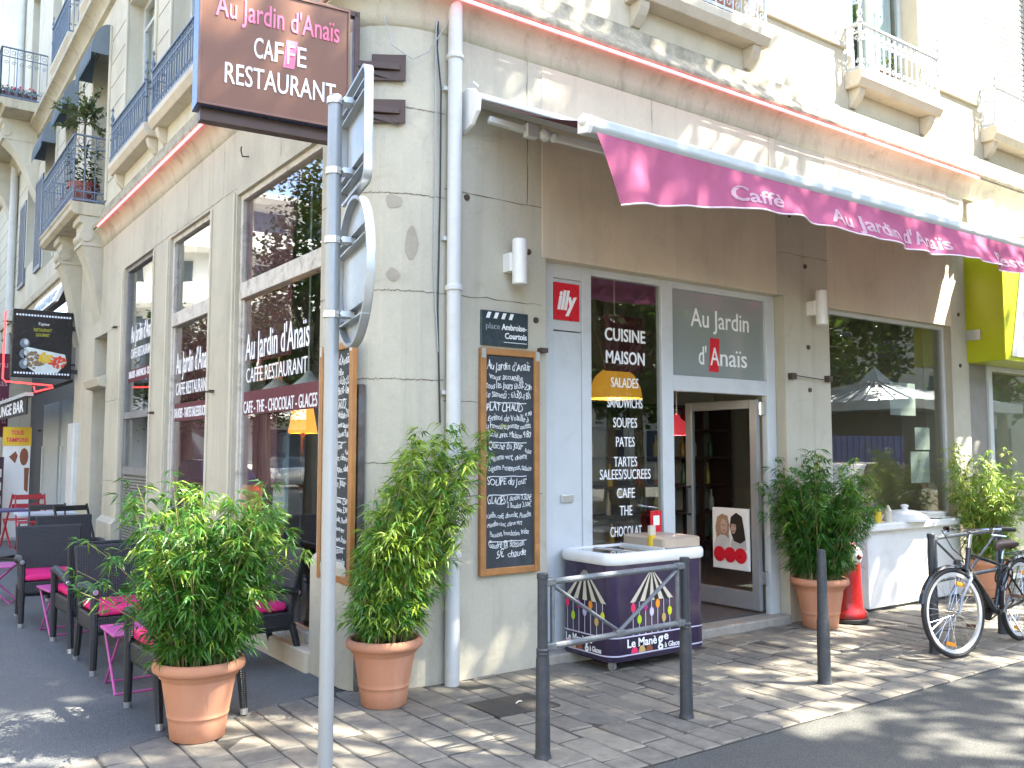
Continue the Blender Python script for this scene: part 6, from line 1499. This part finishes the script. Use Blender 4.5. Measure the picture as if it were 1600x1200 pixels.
t5 = tree("low round street tree reflected across the terrace windows", (-4.6, 27.5, -.012), (-4.6, 27.5, 4.3), (1.7, 1.7, 1.5), 44, 150, 12, (.07, .15))
for x_, y_, rz, lb in ((-7.2, 28.5, 1.0, "low round street tree closest to the silver car"), (-2.3, 28, 2.2, "low round street tree beside the dark purple-blue car"), (-.4, 29, 3.7, "low round street tree beyond the bar terrace"), (-9.8, 29, 5.1, "low round street tree before the white rounded building")):
    c = copy_tree(t5); c.location = (x_, y_, -.012); c.rotation_euler = (0, 0, rz); c["label"] = lb
# white rounded apartment building seen in the left windows
wb = thing("white_building", "white rounded apartment building with ribbon balconies reflected in the terrace windows", "building", (-10, 52, 0))
WHITEB = simple("white_render", (.72, .71, .68), .8, var=.06, vs=2); GREYW = simple("dark_glazing", (.06, .075, .09), .15)
def rounded(x0, x1, y0, y1, r): return [(x1, y1), (x0, y1), (x0, y0)] + [(x1 - r + r * math.sin(a), y0 + r - r * math.cos(a)) for a in [math.pi / 2 * i / 10 for i in range(11)]]
m = MB(); m.prism(rounded(-34, -3.5, 44, 62, 7), (0, 0, 0), (1, 0, 0), (0, 1, 0), (0, 0, 14.2)); m.build("white_wall", WHITEB, wb)
m = MB(); mw = MB(); mr = MB()
for k in range(5):
    z_ = 3.2 + k * 2.75
    m.prism(rounded(-34, -2.3, 42.8, 62, 7.6), (0, 0, z_), (1, 0, 0), (0, 1, 0), (0, 0, .25))
    if k < 4: mr.prism(rounded(-34, -2.3, 42.8, 62, 7.6), (0, 0, z_ + .25), (1, 0, 0), (0, 1, 0), (0, 0, .75))
    for i in range(9):
        x_ = -33 + i * 2.7
        if k < 4: mw.box(x_, x_ + 1.5, 43.93, 44.05, z_ + .3, z_ + 2.3)
    if k < 4:
        for i in range(4):
            a = .25 + i * .36; cx, cy = -10.5 + 7 * math.sin(a), 51 - 7 * math.cos(a); u = Vector((math.cos(a), math.sin(a), 0)); n_ = Vector((math.sin(a), -math.cos(a), 0)); mw.obox((cx, cy, z_ + 1.3), u * .7, n_ * .06, (0, 0, 1))
m.build("balcony_slab", WHITEB, wb); mr.build("balcony_parapet", WHITEB, wb); mw.build("window", GREYW, wb)
m = MB()
for i in range(7): m.box(-33 + i * 4, -30.2 + i * 4, 43.9, 44.1, .1, 2.7)
m.build("ground_floor_glazing", GREYW, wb)
# houses closing the street behind the camera
for nm, lb, x0, x1, y0, y1, h_ in (("apartment_building", "cream apartment block across the square behind the plane trees", 2, 46, -34, -26, 13), ("apartment_building", "grey apartment block at the far end of the square", 48, 56, -26, 12, 14), ("apartment_building", "plain apartment block along the other side of the side street", -26, -16, -14, 30, 12)):
    b_ = thing(nm, lb, "building", ((x0 + x1) / 2, (y0 + y1) / 2, 0)); m = MB(); m.box(x0, x1, y0, y1, -.03, h_); m.build("facade_wall", STONE_UP, b_); m = MB(); ww = MB()
    for k in range(4):
        n_ = int((x1 - x0) / 3)
        for i in range(n_): ww.box(x0 + 1 + i * 3, x0 + 2.2 + i * 3, y1 - .05, y1 + .04, 1 + k * 3, 2.8 + k * 3)
        n_ = int((y1 - y0) / 3)
        for i in range(n_): ww.box(x0 - .04, x0 + .05, y0 + 1 + i * 3, y0 + 2.2 + i * 3, 1 + k * 3, 2.8 + k * 3); ww.box(x1 - .05, x1 + .04, y0 + 1 + i * 3, y0 + 2.2 + i * 3, 1 + k * 3, 2.8 + k * 3)
    ww.build("windows", GREYW, b_); m.prism([(x0 - .4, h_), (x1 + .4, h_), (x1 - 2, h_ + 2), (x0 + 2, h_ + 2)], (0, y0 - .4, 0), (1, 0, 0), (0, 0, 1), (0, y1 - y0 + .8, 0)); m.build("roof", simple("zinc_roof", (.25, .27, .29), .5, .3), b_)
# kiosk and blue hoarding seen in the right window
kk = thing("kiosk", "square kiosk with a ribbed zinc roof reflected in the window above the counter", "kiosk", (27, -6, 0)); KX = Matrix.Translation((2.5, -1.8, 0))
m = MB(); m.xf = KX; m.add([(21.5, -7.4, 3.1), (27.5, -7.4, 3.1), (27.5, -1.2, 3.1), (21.5, -1.2, 3.1), (24.2, -4.5, 3.85), (24.8, -4.5, 3.85), (24.8, -3.9, 3.85), (24.2, -3.9, 3.85)], [(0, 3, 2, 1), (4, 5, 6, 7), (0, 1, 5, 4), (1, 2, 6, 5), (2, 3, 7, 6), (3, 0, 4, 7)]); m.box(21.4, 27.6, -7.5, -1.1, 2.82, 3.1); m.add([(24.1, -4.6, 3.85), (24.9, -4.6, 3.85), (24.9, -3.8, 3.85), (24.1, -3.8, 3.85), (24.5, -4.2, 4.4)], [(0, 1, 4), (1, 2, 4), (2, 3, 4), (3, 0, 4)]); m.build("zinc_roof", simple("kiosk_zinc", (.45, .49, .52), .45, .3), kk)
m = MB(); m.xf = KX
for i in range(13): m.bar((21.5, -7.2 + i * .5, 3.13), (24.2, -4.5 + i * .05, 3.88), .05, .06)
m.build("roof_ribs", simple("kiosk_zinc_rib", (.3, .33, .36), .5, .3), kk)
m = MB(); m.xf = KX; m.box(22.6, 26.6, -6.4, -2.2, 0, 2.8); m.build("kiosk_body", simple("kiosk_dark_body", (.06, .05, .045), .5), kk)
hd = thing("blue_hoarding", "blue sheet metal site fence reflected in the window above the counter", "fence", (20.6, -2.3, 0)); m = MB()
for i in range(26): m.obox((19.4 + i * .09 + .045, -2.6 + i * .025, 1.0), Vector((.045, .0125, 0)), Vector((-.005, .02 + (.02 if i % 2 else 0), 0)), (0, 0, 1.0))
m.build("fence_sheet", simple("blue_sheet", (.025, .05, .26), .45, var=.1), hd)
# parked cars
def car(label, x_, y_, rz, paint):
    t = thing("parked_car", label, "car", (x_, y_, -.03), rz, "cars parked across the street"); st = [(-2.0, .62, .35, .62), (-1.95, .72, .28, .86), (-1.55, .8, .22, .92), (-.9, .83, .2, .93), (.6, .84, .2, .92), (1.4, .82, .2, .84), (1.9, .76, .25, .70), (2.05, .6, .35, .55)]
    mm = MB(); vs = []; fs = []
    for px_, hw, zl, zh in st: vs += [(px_, -hw * .9, zl), (px_, -hw, (zl + zh) * .5), (px_, -hw * .88, zh), (px_, hw * .88, zh), (px_, hw, (zl + zh) * .5), (px_, hw * .9, zl)]
    for i in range(len(st) - 1):
        for k in range(6): fs.append((i * 6 + k, i * 6 + (k + 1) % 6, (i + 1) * 6 + (k + 1) % 6, (i + 1) * 6 + k))
    fs += [tuple(range(5, -1, -1)), tuple((len(st) - 1) * 6 + k for k in range(6))]; mm.add(vs, fs); mm.add([(-1.5, -.70, .9), (1.0, -.70, .9), (1.0, .70, .9), (-1.5, .70, .9), (-1.0, -.56, 1.40), (.15, -.56, 1.42), (.15, .56, 1.42), (-1.0, .56, 1.40)], [(4, 5, 6, 7), (0, 4, 7, 3)]); mm.build("body", paint, t, local=True, bevel=.03, smooth=True)
    mm = MB(); mm.add([(-1.5, -.71, .9), (1.02, -.71, .9), (1.02, .71, .9), (-1.5, .71, .9), (-1.0, -.57, 1.385), (.16, -.57, 1.40), (.16, .57, 1.40), (-1.0, .57, 1.385)], [(0, 1, 5, 4), (1, 2, 6, 5), (2, 3, 7, 6), (3, 0, 4, 7)]); mm.build("car_window", GREYW, t, local=True)
    for wx in (-1.25, 1.3):
        for wy in (-.78, .78): mm = MB(); mm.cyl((wx, wy - .1, .31), (wx, wy + .1, .31), .31, n=22); w_ = mm.build("wheel", RUBBER, t, local=True, smooth=True); mm = MB(); mm.cyl((wx, wy - .106, .31), (wx, wy + .106, .31), .19, n=16); mm.build("rim", ALU, w_, local=True)
    for s_ in (-1, 1): mm = MB(); mm.box(1.97, 2.02, .42 * s_ - .12, .42 * s_ + .12, .58, .70); mm.build("headlight", CHROME, t, local=True, bevel=.01); mm = MB(); mm.box(-2.0, -1.93, .5 * s_ - .1, .5 * s_ + .1, .62, .78); mm.build("tail_light", P_RED, t, local=True, bevel=.01)
    return t
car("white car parked at the kerb, reflected in the window above the counter", 16.0, .9, .08, simple("white_car_paint", (.7, .71, .71), .2, coat=.6)); car("silver car parked far down the side street, reflected in the terrace windows", -9.2, 38, .1, simple("silver_car_paint", (.5, .52, .54), .25, .5, coat=.5)); car("dark purple-blue car reflected in the middle terrace window", -1.9, 24.5, 1.5, simple("dark_car_paint", (.03, .03, .07), .2, coat=.6))

# ------------------------------------------------------------------ pieces that are separate parts become separate objects
def explode(o, name):
    me = o.data; n = len(me.vertices); p = list(range(n))
    def f(a):
        while p[a] != a: p[a] = p[p[a]]; a = p[a]
        return a
    for e in me.edges:
        a, b = f(e.vertices[0]), f(e.vertices[1])
        if a != b: p[a] = b
    groups = {}
    for i in range(n): groups.setdefault(f(i), []).append(i)
    if len(groups) < 2: return
    faces = {}
    for q in me.polygons: faces.setdefault(f(q.vertices[0]), []).append(q)
    first = True
    for g, idx in groups.items():
        mp = {v: k for k, v in enumerate(idx)}
        nm = bpy.data.meshes.new(name); nm.from_pydata([tuple(me.vertices[i].co) for i in idx], [], [tuple(mp[v] for v in q.vertices) for q in faces.get(g, [])])
        for m_ in me.materials: nm.materials.append(m_)
        nm.polygons.foreach_set("use_smooth", [q.use_smooth for q in faces.get(g, [])])
        if any(q.use_smooth for q in faces.get(g, [])): nm.set_sharp_from_angle(angle=math.radians(40))
        c = o.copy(); c.data = nm; c.name = name; COL.objects.link(c)
    bpy.data.objects.remove(o)
SPLIT = {'curtain': 'curtain', 'corner_clip': 'corner_clip', 'cassette_end_cap': 'cassette_end_cap', 'foot_bar': 'foot_bar', 'board_legs': 'board_leg', 'rack_legs': 'rack_leg', 'leaflets': 'leaflet', 'pictures': 'picture',
         'round_picture': 'round_picture', 'rail_joint': 'rail_joint', 'orange_reflector': 'orange_reflector', 'printed_ball': 'printed_ball', 'printed_pole': 'printed_pole', 'printed_scoop': 'printed_scoop', 'plaster_panel': 'plaster_panel',
         'side_panel': 'side_panel', 'tube_clips': 'tube_clip', 'plate': 'plate', 'lit_shelf': 'lit_shelf', 'sign_bracket': 'sign_bracket', 'flowers': 'flower', 'balcony_slab': 'balcony_slab', 'balcony_parapet': 'balcony_parapet',
         'ground_floor_glazing': 'shop_window', 'brake_cable': 'brake_cable', 'lid_bar': 'lid_bar', 'arm_cap': 'arm_cap', 'tube_bracket': 'tube_bracket', 'interior_wall': 'interior_wall', 'wall_cable': 'wall_cable', 'cable_lock': 'cable_lock'}
import re
for o in list(bpy.data.objects):
    st = re.sub(r"\.\d+$", "", o.name)
    if o.type != 'MESH': continue
    if st in SPLIT and len(o.children) == 0: explode(o, SPLIT[st])
    elif st == 'window' and o.parent and o.parent.name == 'white_building': explode(o, 'window')
